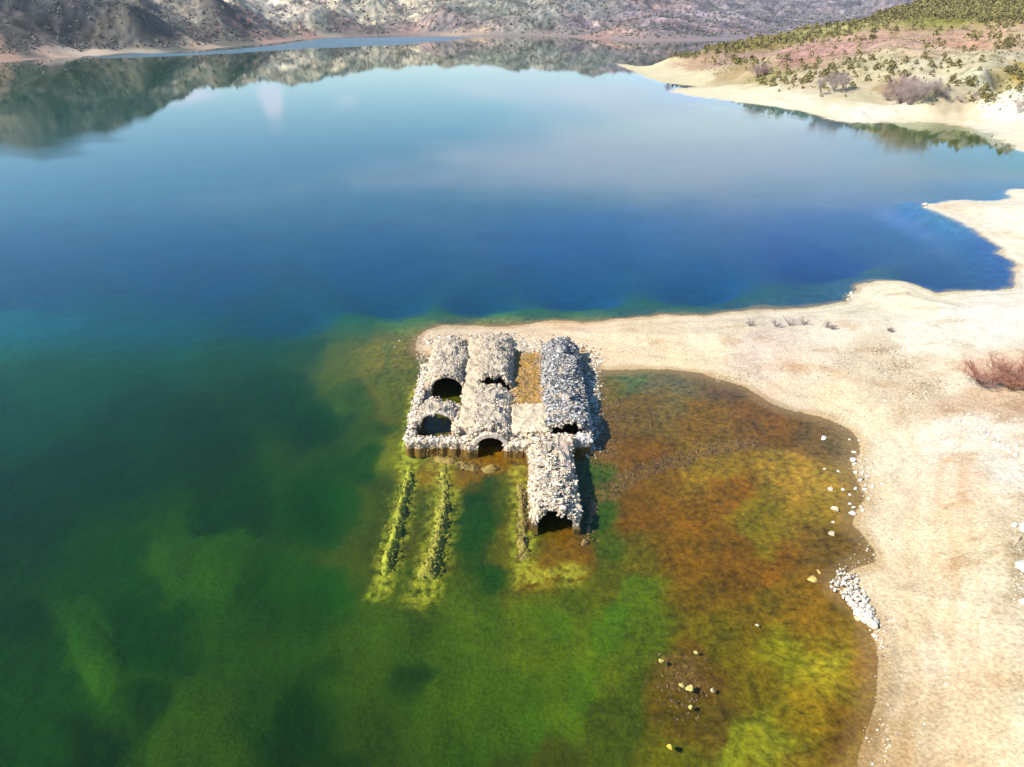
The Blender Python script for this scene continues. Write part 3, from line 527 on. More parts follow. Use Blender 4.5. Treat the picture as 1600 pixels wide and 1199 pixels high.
def vault(name, cx, y0, y1, ro, ri, zs, rise_o, rise_i, ragged=.3, density=26, zc=0.0, sag=None, rs=(.025, .09), pal=CR, shade=1.02, dark=.17, lean=0.0, skin_col=(.30, .25, .19), bare=None):
    """a barrel vault running along Y: outer and inner skins, ragged ends, a coat of rubble stones"""
    na_, nl = 40, max(8, int((y1 - y0) / .22))
    tt = np.linspace(0, 1, na_)
    th = np.pi * (1 - tt)
    def skin(r, rise, low):
        x = np.cos(th) * r; z = zs + np.sin(th) * rise
        x = np.concatenate([[-r, -r], x, [r, r]]); z = np.concatenate([[low, (low + zs) / 2], z, [(low + zs) / 2, low]])
        return x, z
    xo, zo = skin(ro, rise_o, -.9); xi, zi = skin(ri, rise_i, -.9)
    npf = len(xo); ys = np.linspace(0, 1, nl)
    Vs = []
    for which, (px_, pz_) in enumerate([(xo, zo), (xi, zi)]):
        T, PX = np.meshgrid(ys, px_, indexing='ij'); _, PZ = np.meshgrid(ys, pz_, indexing='ij'); _, A_ = np.meshgrid(ys, np.arange(npf) * .35, indexing='ij')
        e0 = y0 + ragged * 1.4 * noise(A_ * .8, A_ * 0 + cx, 3) + ragged * .5 * noise(A_ * 2.3, A_ * 0, 4)
        e1 = y1 + ragged * 1.2 * noise(A_ * .9, A_ * 0 + cx, 5)
        Yy = e0 + (e1 - e0) * T
        d = (fbm(PX * 1.3 + PZ * .7, Yy, .9, 4, 95 + which, .6)) * (.34 if which == 0 else .08)
        dz = d + (.55 * fbm(PX + cx, Yy, 3.2, 2, 180) if which == 0 else .45 * fbm(PX + cx, Yy, 3.2, 2, 180)) + (sag(PX + cx, Yy) if (sag is not None and which == 0) else 0) + (sag(PX + cx, Yy) * .6 if (sag is not None and which) else 0)
        up = np.clip((PZ - zs + .3), 0, 1)
        Vs.append(np.stack([PX + cx + lean * (Yy - y0) + d * np.sign(PX) * .5, Yy, PZ + dz * up + zc], -1).reshape(-1, 3))
    V = np.concatenate(Vs); n1 = nl * npf
    i = (np.arange(nl - 1)[:, None] * npf + np.arange(npf - 1)[None]).ravel()
    outer = np.stack([i, i + 1, i + npf + 1, i + npf], 1)[:, ::-1]
    inner = np.stack([i, i + 1, i + npf + 1, i + npf], 1) + n1
    caps = []
    for row, flip in ((0, False), (nl - 1, True)):
        a = row * npf + np.arange(npf - 1); q = np.stack([a, a + 1, a + 1 + n1, a + n1], 1)
        caps.append(q[:, ::-1] if flip else q)
    low = np.arange(nl - 1) * npf
    c1 = np.stack([low, low + npf, low + npf + n1, low + n1], 1); low2 = low + npf - 1
    c2 = np.stack([low2, low2 + n1, low2 + npf + n1, low2 + npf], 1)
    Fq = np.concatenate([outer, inner] + caps + [c1, c2])
    C = rub_col(V[:, 0] * 1.3, V[:, 1] + V[:, 2], base=skin_col, amp=.5) * shade
    def bareness(x, y):
        b = sstep(.28, .55, fbm(x, y, 1.7, 3, 140) + .12) * .8
        return np.maximum(b, bare(x, y)) if bare else b
    bb = bareness(V[:, 0], V[:, 1])[:, None]; C = C * (1 - bb) + rub_col(V[:, 0], V[:, 1], (.47, .37, .26), .3) * bb
    algae = sstep(.35, -.05, V[:, 2])[:, None]; C = C * (1 - algae) + np.array([.16, .09, .02]) * algae
    parts = [(V - RO, Fq, C)]
    # rubble on the outer skin
    n = int(density * 2.3 * (y1 - y0) * ro * 2.6)
    k = RNG.random(n); idx = (RNG.random(n) * (nl - 1)).astype(int) * npf + (2 + RNG.random(n) * (na_ - 1)).astype(int)
    base = V[idx] * (1 - k[:, None]) + V[idx + npf + 1] * k[:, None]
    base += RNG.normal(size=(n, 3)) * [.05, .05, .02]
    keep = (base[:, 2] > .3 + zc) & (RNG.random(n) > bareness(base[:, 0], base[:, 1]) * .93); base = base[keep]; n = len(base)
    sz = rs[0] + (rs[1] - rs[0]) * RNG.random(n) ** 2.6; sz[RNG.random(n) < .02] *= 1.8
    parts.append(scatter(STONES, base - RO, sz, stone_cols(n, pal, dark) * shade, .5, .7))
    # ragged stones along both broken ends
    for end in (0, nl - 1):
        n = int(110 * ro); ii = end * npf + (RNG.random(n) * (na_ + 1) + 1).astype(int); w_ = RNG.random(n)[:, None]
        b = V[ii] * w_ + V[ii + n1] * (1 - w_) + RNG.normal(size=(n, 3)) * .07
        b = b[b[:, 2] > .1]; n = len(b)
        parts.append(scatter(STONES, b - RO, .05 + .11 * RNG.random(n) ** 2, stone_cols(n), .7))
    v, f, c = join(parts)
    return mesh_np(name, v, f, c, M_stone, False, ruin)
def block(name, x0, x1, y0, y1, ztop, zbot=-.9, base=(.60, .50, .36), stones=8, rs=(.05, .16), edge=.30, rough=.10, kind_pal=CR, top=None, side=(.54, .43, .30), edge_stones=14, parent=None):
    """solid masonry or earth fill with an uneven top"""
    nx = max(3, int((x1 - x0) / .15)); ny = max(3, int((y1 - y0) / .15))
    gx = np.linspace(x0, x1, nx); gy = np.linspace(y0, y1, ny); XX, YY = np.meshgrid(gx, gy, indexing='ij')
    zz = ztop + rough * 2 * fbm(XX, YY, 1.1, 4, 99, .6)
    if top is not None: zz = zz + top(XX, YY)
    jit = edge * fbm(YY, XX, .8, 3, 101); jit2 = edge * fbm(XX, YY, .8, 3, 104)
    ex = np.zeros_like(XX); ex[0] = -1; ex[-1] = 1; ey = np.zeros_like(XX); ey[:, 0] = -1; ey[:, -1] = 1
    Xt = XX + jit * np.abs(ex); Yt = YY + jit2 * np.abs(ey); zz = zz - edge * .5 * ((np.abs(ex) + np.abs(ey)) > 0)
    V = np.stack([Xt, Yt, zz], -1).reshape(-1, 3)
    i = (np.arange(nx - 1)[:, None] * ny + np.arange(ny - 1)[None]).ravel()
    Fq = [np.stack([i, i + ny, i + ny + 1, i + 1], 1)]
    C = rub_col(V[:, 0], V[:, 1], base, .22)
    if name == 'court_floor':                         # dead grass, brown weed and bare sandy spots, ragged towards the edges
        ed = np.minimum(np.minimum(V[:, 0] - x0, x1 - V[:, 0]), np.minimum(V[:, 1] - y0, (y1 - V[:, 1])))
        g_ = sstep(.55, .1, ed + .55 * fbm(V[:, 0], V[:, 1], .8, 4, 190))[:, None]; C = C * (1 - g_) + np.array([.40, .30, .20]) * g_
        d_ = sstep(.05, .4, fbm(V[:, 0], V[:, 1] * .6, 1.1, 4, 191))[:, None]; C = C * (1 - .6 * d_) + np.array([.17, .11, .05]) * .6 * d_
    ring = np.concatenate([np.arange(nx) * ny, (nx - 1) * ny + np.arange(1, ny), (np.arange(nx - 2, -1, -1)) * ny + ny - 1, np.arange(ny - 2, 0, -1)])
    nl = 16; prev = ring; Vl = [V]; Cl = [C]; cnt = len(V)
    rv = V[ring]; cen = np.array([(x0 + x1) / 2, (y0 + y1) / 2])
    for l in range(1, nl):
        z = rv[:, 2] + (zbot - rv[:, 2]) * l / (nl - 1)
        s = rv[:, 0] + rv[:, 1]
        o = .05 * fbm(s * 1.1, z * 1.4, .5, 3, 107)
        out_ = np.stack([np.sign(rv[:, 0] - cen[0]) * (np.abs(rv[:, 0] - cen[0]) > (x1 - x0) / 2 - .3), np.sign(rv[:, 1] - cen[1]) * (np.abs(rv[:, 1] - cen[1]) > (y1 - y0) / 2 - .3)], 1)
        nv = np.stack([rv[:, 0] + out_[:, 0] * o, rv[:, 1] + out_[:, 1] * o, z], 1)
        cc = rub_col(s * .9 + 3 * z, z * 2.2, side, .8); al = sstep(.22, -.08, z)[:, None]; cc = cc * (1 - al) + np.array([.20, .10, .02]) * al
        new = cnt + np.arange(len(ring)); Vl.append(nv); Cl.append(cc); cnt += len(ring)
        Fq.append(np.stack([prev, new, np.roll(new, -1), np.roll(prev, -1)], 1)); prev = new
    V = np.concatenate(Vl); C = np.concatenate(Cl)
    parts = [(V - RO, np.concatenate(Fq), C)]
    sideV = V[nx * ny:]; sideV = sideV[(sideV[:, 2] > -.15) & (sideV[:, 2] < ztop + .1)]
    n = int(26 * ((x1 - x0) + (y1 - y0)) * max(ztop, .3))
    if zbot < 0 and len(sideV):                       # rough masonry facing
        b = sideV[RNG.integers(0, len(sideV), n)] + RNG.normal(size=(n, 3)) * [.06, .06, .05]
        cs = np.array([[.52, .40, .27], [.44, .33, .22], [.58, .47, .34], [.34, .24, .15]])[RNG.integers(0, 4, n)] * (.7 + .5 * RNG.random((n, 1)))
        lo = sstep(.18, -.05, b[:, 2])[:, None]; cs = cs * (1 - lo) + np.array([.22, .12, .03]) * lo
        parts.append(scatter(STONES, b - RO, .05 + .10 * RNG.random(n), cs, .6))
    n = int(stones * (x1 - x0) * (y1 - y0))
    if n > 2:
        ii = RNG.integers(0, nx * ny, n); b = V[ii] + RNG.normal(size=(n, 3)) * [.08, .08, .01]
        parts.append(scatter(STONES, b - RO, rs[0] + (rs[1] - rs[0]) * RNG.random(n) ** 2, stone_cols(n, kind_pal), .7))
    n = int(1.6 * edge_stones * ((x1 - x0) + (y1 - y0)))
    if n > 2:
        ii = ring[RNG.integers(0, len(ring), n)]; b = V[ii] + RNG.normal(size=(n, 3)) * .07
        parts.append(scatter(STONES, b - RO, .05 + .12 * RNG.random(n) ** 2, stone_cols(n, kind_pal), .7))
    v, f, c = join(parts)
    return mesh_np(name, v, f, c, M_stone, False, parent or ruin)
PALE = CR * 1.1; GREYS = np.array([[.50, .48, .44], [.42, .40, .37], [.58, .55, .50], [.30, .29, .27], [.46, .41, .35]])
# left vault: the long back piece, a gap, a short bridge of vault, a gap, then the front wall
def sagA(x, y): return -.5 * sstep(71, 77, y)
vault('vault', -6.85, 66.2, 76.8, 2.05, 1.72, .8, 1.75, 1.55, .5, 30, sag=sagA)
vault('vault', -7.25, 58.9, 61.5, 2.0, 1.65, .75, 1.65, 1.45, .25, 30)
# middle vault in two steps
def sagB(x, y): return .25 * np.exp(-((y - 73) / 3) ** 2) - .3 * sstep(75, 77.5, y)
vault('vault', -1.75, 65.9, 77.3, 2.0, 1.62, .8, 1.9, 1.68, .5, 34, sag=sagB, zc=.08)
vault('vault', -2.0, 56.3, 65.3, 2.1, 1.45, .8, 1.55, 1.3, .35, 36, zc=-.05, pal=PALE, sag=lambda x, y: -.30 * sstep(63.5, 65.2, y))
# right vault of greyer rubble, broken along its outer side
def sagC(x, y):
    return (-.9 * np.exp(-((x - 6.6) / .8) ** 2 - ((y - 66.8) / 1.3) ** 2) - 1.0 * np.exp(-((x - 6.8) / .9) ** 2 - ((y - 63.0) / 1.5) ** 2)
            - .7 * np.exp(-((x - 4.6) / .8) ** 2 - ((y - 57.6) / 1.0) ** 2) + .45 * np.exp(-((x - 5.2) / 1.0) ** 2 - ((y - 73.0) / 2) ** 2))
vault('vault', 5.3, 57.3, 75.6, 2.25, 1.7, .6, 1.8, 1.4, .7, 36, sag=sagC, pal=GREYS, rs=(.045, .17), shade=.82, dark=.3, lean=.012, skin_col=(.17, .16, .15))
# the long front vault reaching out over the water
def sagD(x, y): return -.35 * sstep(54.2, 55.6, y) + .08 * np.sin(y * 1.7) - 1.5 * np.exp(-((x - 3.6) / .34) ** 2 - ((y - 53.0) / .45) ** 2)
vault('vault', 3.45, 44.8, 55.6, 1.88, 1.42, .3, 1.4, .85, .6, 40, sag=sagD, rs=(.045, .14), pal=PALE, dark=.2, bare=lambda x, y: np.maximum(sstep(2.2, 1.85, x) * .9, sstep(4.0, 4.3, x) * sstep(50.2, 51.4, y)))
# earth and rubble fill between the vaults
SAND = (.52, .41, .27)
block('roof_fill', -5.05, -3.3, 57.4, 77.9, 1.72, base=SAND, stones=3, rs=(.03, .09), edge_stones=3)
block('roof_fill', -9.3, -8.6, 66.0, 77.0, 1.35, base=SAND, stones=14, edge_stones=10)
block('roof_fill', -5.65, -5.04, 56.9, 61.8, 1.6, base=SAND, stones=4, rs=(.03, .1), edge_stones=4)
block('roof_fill', -.05, 3.55, 56.6, 61.8, 1.6, base=SAND, stones=6, rs=(.025, .09), edge_stones=6)
block('roof_fill', .0, 3.6, 74.5, 77.6, 1.5, base=(.47, .38, .27), stones=6, edge_stones=5)
block('court_floor', .1, 3.3, 61.7, 74.6, 1.3, base=(.32, .18, .04), stones=40, rs=(.03, .10), edge_stones=14, rough=.10, kind_pal=np.array([[.30, .17, .05], [.22, .13, .06], [.34, .22, .06], [.44, .36, .26]]), edge=.1)
block('roof_fill', -9.0, -5.6, 73.5, 78.0, 1.35, base=(.47, .37, .26), stones=12, edge_stones=8)
# walls
def lw(x, y): return .25 * noise(y * .5, y * 0, 7) - .45 * sstep(70, 73, y)
block('outer_wall', -9.95, -9.2, 56.6, 72.5, 1.2, stones=26, rs=(.07, .2), edge_stones=12, base=(.52, .46, .38), top=lw)
block('front_wall', -9.9, -4.6, 56.0, 56.9, .85, stones=30, rs=(.07, .2), base=(.52, .46, .38), edge_stones=16)
block('cross_wall', -9.2, -8.75, 61.6, 66.2, .55, stones=34, rs=(.1, .24), base=(.3, .28, .26), edge_stones=14)
block('front_wall', -4.7, -4.05, 55.75, 57.0, .95, stones=26, base=(.52, .44, .34))
block('front_wall', -.05, 1.5, 55.5, 56.8, .95, stones=30, rs=(.07, .22), base=(.50, .43, .34), edge_stones=16)
def rw(x, y): return .35 * noise(y * .45, y * 0, 9) - .25 * sstep(70, 74, y)
block('outer_wall', 6.9, 7.5, 57.6, 73.5, .45, stones=30, rs=(.08, .24), base=(.38, .34, .30), top=rw, kind_pal=GREYS, edge_stones=14)
block('front_wall', 4.6, 7.3, 56.2, 57.3, .8, stones=34, rs=(.08, .24), base=(.40, .37, .33), kind_pal=GREYS, edge_stones=18)
block('vault_wall', 4.98, 5.38, 45.1, 55.9, .85, stones=20, rs=(.07, .16), base=(.56, .46, .35), edge_stones=10, side=(.34, .27, .2))
block('vault_wall', 1.5, 1.9, 45.2, 55.9, .55, stones=6, base=(.49, .38, .25), edge_stones=5)
block('roof_fill', 4.0, 5.25, 50.0, 55.9, 1.25, base=(.47, .35, .26), stones=5, rs=(.03, .1), edge_stones=3, top=lambda x, y: .22 - .32 * (x - 4.1))
block('roof_fill', 1.5, 5.6, 55.4, 56.6, 1.3, base=(.47, .38, .27), stones=22, rs=(.07, .22), edge_stones=8)
# dressed arch ring and jambs of the middle vault's mouth
def ring_arch(cx, y, r, zs, rise, n, depth, thick, name='arch_ring'):
    V = []; Fq = []; C = []
    for k in range(n):
        a0 = math.pi * (k + .04) / n; a1 = math.pi * (k + .96) / n; b = len(V)
        rr_ = thick * (.9 + .25 * RNG.random()); yy = y - .06 * RNG.random()
        for (a, rad) in ((a0, 0), (a1, 0), (a1, rr_), (a0, rr_)):
            # a slightly pointed arch
            px_ = math.cos(a) * (r + rad); pz_ = zs + math.sin(a) ** .92 * (rise + rad)
            V += [(cx + px_, yy, pz_), (cx + px_, y + depth, pz_)]
        Fq += [(b, b + 2, b + 4, b + 6), (b + 1, b + 7, b + 5, b + 3), (b, b + 1, b + 3, b + 2), (b + 2, b + 3, b + 5, b + 4), (b + 4, b + 5, b + 7, b + 6), (b + 6, b + 7, b + 1, b)]
        c = np.array([.58, .48, .37]) * (.8 + .35 * RNG.random()); C += [c] * 8
    return mesh_np(name, np.array(V) - RO, np.array(Fq), np.array(C), M_stone, False, ruin)
ring_arch(-2.0, 55.72, 1.32, .25, 1.12, 17, .7, .34)
block('arch_jamb', -4.05, -3.3, 55.6, 56.5, .75, base=(.56, .45, .33), stones=10, edge_stones=10)
block('arch_jamb', -.7, -.02, 55.6, 56.5, .75, base=(.56, .45, .33), stones=10, edge_stones=10)
block('arch_spandrel', -4.1, .0, 56.42, 57.0, 1.45, zbot=1.2, base=(.54, .47, .38), stones=30, edge_stones=14, top=lambda x, y: .35 * np.exp(-((x + 2) / 1.2) ** 2))
ring_arch(-6.85, 66.05, 1.7, .75, 1.55, 24, .35, .16)
ring_arch(-7.25, 58.75, 1.65, .7, 1.45, 22, .35, .16)

# ------------------------------------------------------------------ fallen stones round the ruin, as loose ground litter
def zg(x, y): return height(x, y)[0]
def litter(name, spots, pal, rs, mat=M_stone, above=None, flat_=.65, sub=None):
    """spots: (px, py, rx, ry, n) ellipses on the ground"""
    B = []
    for (px_, py_, rx, ry, n) in spots:
        a = RNG.normal(size=(n, 2)) * .55; xs = []; 
        for u, v in a: xs.append(P(px_ + u * rx, py_ + v * ry, 0.0))
        B.append(np.array(xs))
    B = np.concatenate(B); z = zg(B[:, 0], B[:, 1]); n = len(B)
    s = rs[0] + (rs[1] - rs[0]) * RNG.random(n) ** 2.5
    s *= np.clip(B[:, 1] / 70, .6, 6) ** .5
    pos = np.stack([B[:, 0], B[:, 1], z + s * .02], 1)
    c = pal[RNG.integers(0, len(pal), n)] * (.75 + .5 * RNG.random((n, 1)))
    v, f, cc = scatter(STONES, pos, s, c, flat_)
    return mesh_np(name, v, f, cc, mat)
BROWN = np.array([[.26, .12, .04], [.20, .10, .03], [.31, .17, .06], [.13, .07, .025], [.30, .16, .07]])
YEL = np.array([[.40, .31, .02], [.28, .25, .02], [.46, .34, .03], [.12, .13, .02]])
WHITE = np.array([[.60, .52, .40], [.52, .43, .32], [.66, .60, .50], [.42, .33, .24], [.30, .24, .17]])
l1 = litter('rubble', [(980, 735, 26, 14, 160), (1000, 728, 34, 12, 120), (1060, 712, 34, 10, 200), (1110, 698, 38, 10, 240), (1160, 688, 34, 9, 160), (960, 750, 26, 9, 140), (1030, 720, 14, 12, 120),
    (940, 690, 26, 30, 260), (935, 630, 18, 40, 260), (960, 650, 25, 25, 160), (1000, 650, 30, 20, 120), (925, 600, 10, 30, 200), (1075, 1060, 46, 60, 260), (1085, 1075, 28, 28, 90)], BROWN * .55, (.04, .16), M_algae)
tag(l1, kind='stuff')
l2 = litter('beach_pebbles', [(1345, 730, 14, 20, 160), (1352, 760, 10, 18, 110), (1345, 890, 30, 24, 70), (1385, 985, 14, 40, 160), (1370, 820, 30, 60, 160), (1540, 700, 60, 34, 240), (1500, 680, 30, 20, 160), (1585, 860, 24, 30, 200), (1585, 950, 20, 26, 150),
    (1600, 760, 40, 40, 120), (1420, 640, 50, 26, 200), (1400, 590, 34, 26, 260), (1330, 640, 50, 30, 160), (1250, 560, 120, 40, 260), (1480, 900, 110, 190, 260), (1450, 1080, 90, 110, 80), (700, 535, 40, 10, 140), (925, 570, 12, 14, 160), (660, 560, 10, 14, 90), (1330, 462, 14, 6, 60), (1446, 320, 5, 4, 20), (1520, 316, 70, 3, 30),
    (1000, 550, 90, 20, 160), (1380, 1150, 30, 40, 60)], WHITE, (.03, .11), M_boulder)
tag(l2, kind='stuff')
l4 = litter('fallen_rubble', [(926, 600, 12, 40, 700), (924, 650, 14, 34, 600), (918, 690, 14, 10, 200), (930, 560, 12, 10, 200), (700, 536, 40, 8, 300), (662, 590, 6, 24, 200), (905, 545, 14, 8, 160), (780, 530, 50, 8, 160), (905, 690, 10, 8, 120)], np.concatenate([GREYS, BROWN[:2], CR]), (.05, .2))
tag(l4, kind='stuff')
# ------------------------------------------------------------------ walls under the water, furred with algae
def mound(name, label, path, width, top, n, pal, group='drowned wall stumps beside the ruin', rs=(.05, .15)):
    pts = np.array([P(x, y) for x, y in path]); L = np.r_[0, np.cumsum(np.linalg.norm(np.diff(pts, axis=0), axis=1))]
    nl = max(12, int(L[-1] / .25)); nw = 13
    s = np.linspace(0, L[-1], nl); cx = np.interp(s, L, pts[:, 0]); cy = np.interp(s, L, pts[:, 1])
    tx, ty = np.gradient(cx), np.gradient(cy); l_ = np.hypot(tx, ty); nx_, ny_ = -ty / l_, tx / l_
    w = np.linspace(-1, 1, nw); Wd = width * 1.8 * (1 + .45 * noise(s * .5, s * 0, 12)); ends = np.minimum(sstep(0, 1, s / 2.2), sstep(0, 1, (L[-1] - s) / 2.6))
    Xm = cx[:, None] + nx_[:, None] * w[None] * Wd[:, None] * (.6 + .4 * ends[:, None]); Ym = cy[:, None] + ny_[:, None] * w[None] * Wd[:, None] * (.6 + .4 * ends[:, None])
    prof = (1 - np.abs(w) ** 1.6)[None] * (ends[:, None] ** 1.5)
    floor = -2.4
    top = top - .58 - .42 * noise(s * .9, s * 0, 31)[:, None] - .12 * noise(s * 2.7, s * 0, 33)[:, None]
    Zm = np.where(prof > 0, floor + (top - floor) * prof ** .8, floor) + .30 * fbm(Xm, Ym, 1.1, 4, 120, .65)
    V = np.stack([Xm, Ym, Zm], -1).reshape(-1, 3)
    i = (np.arange(nl - 1)[:, None] * nw + np.arange(nw - 1)[None]).ravel()
    Fq = np.stack([i, i + 1, i + nw + 1, i + nw], 1)
    ringm = np.concatenate([np.arange(nw), np.arange(1, nl) * nw + nw - 1, (nl - 1) * nw + np.arange(nw - 2, -1, -1), np.arange(nl - 2, 0, -1) * nw])
    c = V[ringm].mean(0); c[2] = floor - .1; V2 = np.concatenate([V, [c]])
    C = rub_col(V2[:, 0], V2[:, 1], pal.mean(0), .7)
    tri = np.stack([ringm, np.roll(ringm, -1), np.full(len(ringm), len(V))], 1)
    parts = [(V2, Fq, C), (V2, tri, C)]
    ii = RNG.integers(0, nl * nw, n); ii = ii[(V[ii, 2] > float(np.mean(top)) - .9) & (fbm(V[ii, 0], V[ii, 1], 1.2, 3, 150) > -.15)][:n]
    b = V[ii] + RNG.normal(size=(len(ii), 3)) * [.34, .34, .03] - [0, 0, .06]
    parts.append(scatter(STONES, b, rs[0] + (rs[1] - rs[0]) * RNG.random(len(b)) ** 2, (pal[RNG.integers(0, len(pal), len(b))] * .6 + pal.mean(0) * .4) * (.5 + .5 * RNG.random((len(b), 1))), .4))
    v, f, c = join(parts)
    return tag(mesh_np(name, v, f, c, M_algae, False), label, 'sunken wall', group)
mound('sunken_wall', 'narrow yellow-green wall stump under the water, the one farther from the front vault', [(640, 706), (636, 738), (626, 770), (617, 810), (604, 850), (593, 893)], .45, -.34, 924, YEL)
mound('sunken_wall', 'broad yellow and brown wall stump under the water, ending at the front wall of the ruin', [(690, 700), (694, 760), (686, 810), (672, 860), (655, 908)], .62, -.30, 1364, np.concatenate([YEL, YEL, BROWN[:3]]))
mound('sunken_wall', 'brown drowned footing along the left side of the long front vault', [(812, 722), (816, 770), (817, 830), (825, 888)], .55, -.28, 924, np.concatenate([BROWN, YEL[:2]]))
mound('sunken_wall', 'reddish drowned footing off the right front corner of the long front vault', [(928, 748), (926, 790), (910, 850), (897, 872)], .5, -.24, 924, BROWN)
mound('sunken_wall', 'tumbled brown footing just under the water in front of the left half of the ruin', [(648, 700), (690, 706), (730, 716), (775, 722), (812, 722)], .75, -.1, 1144, np.concatenate([BROWN, YEL[:1]]))
mound('sunken_wall', 'yellow-green fringe of drowned stones along the outer left wall of the ruin', [(652, 618), (643, 650), (632, 690), (628, 708)], .55, -.45, 572, YEL)
mound('sunken_wall', 'broken ring of algae stones in front of the open mouth of the long vault', [(835, 842), (850, 868), (880, 872)], .9, -.42, 528, np.concatenate([YEL, BROWN[:2]]))

# ------------------------------------------------------------------ boulders
BOULD = [stone_shape(ICO2, .04, 15) for _ in range(8)]
def boulder(px_, py_, wpx, label, color=(.60, .52, .42), group=None, tall=.7, sink=.25, name='boulder', z=None):
    x, y = P(px_, py_, 0.3 if z is None else z); zz = float(zg([x], [y])[0]) if z is None else z
    depth_ = math.hypot(y, HC); s = wpx * depth_ / F / 2
    v, f = BOULD[RNG.integers(0, len(BOULD))]; M = rots(1, .5)[0]
    v = (v * [s * 1.05, s * (.8 + .3 * RNG.random()), s * tall * 1.1]) @ M.T
    c = np.array(color)[None] * (.9 + .2 * RNG.random((len(v), 1)))
    o = mesh_np(name, v, f, c, M_boulder)
    o.location = (x, y, max(zz, -.35) + s * tall * (1 - sink * 2) * .8)
    return tag(o, label, 'boulder', group)
CREAM = (.62, .52, .40); GOLD = (.50, .34, .10)
boulder(1306, 792, 13, 'squat tan boulder with a flat top standing in the shallow brown water', (.55, .42, .28))
boulder(1332, 799, 12, 'white boulder at the water edge just right of the squat tan one', (.70, .66, .60))
boulder(1298, 759, 10, 'pale rock in the shallows above the squat tan boulder', (.6, .5, .38))
boulder(1318, 760, 6, 'small pale stone in the shallows between the pale rock and the beach', (.6, .5, .4))
boulder(1304, 811, 7, 'small round stone just below the squat tan boulder', (.55, .44, .32))
boulder(1302, 828, 12, 'low tan slab in the shallows, lowest of the five loose stones off the beach', (.55, .42, .26), tall=.4)
boulder(1290, 728, 6, 'tiny pale stone alone in the ochre shallows nearest the upper pebble bar', (.6, .5, .36))
boulder(1288, 680, 9, 'small white stone in the dark shallows at the far end of the brown pool', (.75, .72, .66))
boulder(1271, 899, 17, 'golden flat boulder under the water left of the white stone heap', GOLD, tall=.5)
boulder(1281, 888, 8, 'little golden stone touching the flat golden boulder by the heap', GOLD)
boulder(1334, 716, 11, 'white rock at the upper end of the pebble bar', (.75, .72, .66))
boulder(1347, 745, 10, 'dark weathered rock in the middle of the pebble bar', (.16, .13, .10))
boulder(1364, 974, 17, 'big cream boulder at the bottom tip of the white stone heap', (.66, .54, .40), tall=.85)
boulder(1342, 963, 13, 'orange-tan boulder beside the big cream one below the heap', (.55, .38, .22))
boulder(1368, 990, 9, 'small pale stone below the big cream boulder', (.62, .56, .46))
boulder(1380, 1021, 6, 'dark little stone alone on the beach below the heap', (.2, .16, .12))
boulder(1035, 1023, 10, 'bright yellow square block under the water at the upper left of the drowned rubble patch', (.62, .46, .12), tall=.8)
boulder(1066, 1060, 12, 'tilted yellow slab in the middle of the drowned rubble patch', (.55, .42, .12), tall=.5)
boulder(1080, 1065, 14, 'large yellow block right of the tilted slab in the drowned rubble patch', (.60, .46, .14))
boulder(1115, 1068, 8, 'pale stone at the right of the drowned rubble patch', (.5, .38, .2))
boulder(1089, 1009, 8, 'yellowish stone at the top of the drowned rubble patch', (.5, .42, .14))
boulder(1048, 1156, 12, 'lone orange-yellow pointed block below the drowned rubble patch', (.62, .40, .06))
boulder(1081, 1094, 8, 'small golden stone below the large yellow block', (.5, .38, .12))
boulder(1185, 966, 6, 'pale small stone alone on the green-brown bed left of the yellow patch', (.55, .48, .3))
boulder(862, 700, 10, 'dark pitted rock lying at the joint of the front vault and the ruin', (.20, .17, .14), z=1.5)
boulder(1594, 916, 34, 'large white rock cut by the edge of the view beside the weedy hollow', (.58, .53, .46), tall=.6)
boulder(1590, 852, 20, 'white rock above the weedy hollow', (.75, .70, .62))
boulder(1577, 868, 16, 'brownish rock at the rim of the weedy hollow', (.42, .30, .2))
boulder(1588, 968, 14, 'white rock below the largest one near the right edge', (.74, .70, .62))
boulder(1575, 846, 12, 'pale rock at the upper left of the weedy hollow', (.68, .6, .5))
boulder(1484, 681, 9, 'white block at the near end of the weedy strip on the sand', (.78, .76, .72))
boulder(1531, 700, 9, 'grey stone with a dark hollow in the white stony patch', (.35, .32, .28))
boulder(1330, 457, 8, 'white rock on the water edge of the sandy bulge', (.72, .66, .58))
boulder(1325, 466, 7, 'tan rock beside the white one on the water edge of the sandy bulge', (.5, .4, .3))
boulder(1446, 319, 8, 'white rock at the tip of the pale far spit', (.75, .7, .62))
boulder(1384, 535, 7, 'small dark stone alone on the open sand', (.2, .17, .14))
for k in range(26):                                   # loose pale stones on the pebble bar
    px_, py_ = 1345 + RNG.normal() * 12, 745 + RNG.normal() * 26
    boulder(px_, py_, 3.5 + 4 * RNG.random(), 'small white stone scattered on the pebble bar', (.70, .64, .56), 'white stones on the pebble bar', name='bar_stone')
for k in range(40):
    a = RNG.normal(size=2); px_, py_ = 1545 + a[0] * 30, 705 + a[0] * 14 + a[1] * 14
    boulder(px_, py_, 3 + 4.5 * RNG.random() ** 2, 'small white stone in the pale stony patch near the right edge', (.74, .70, .62), 'white stones in the stony patch', name='patch_stone')
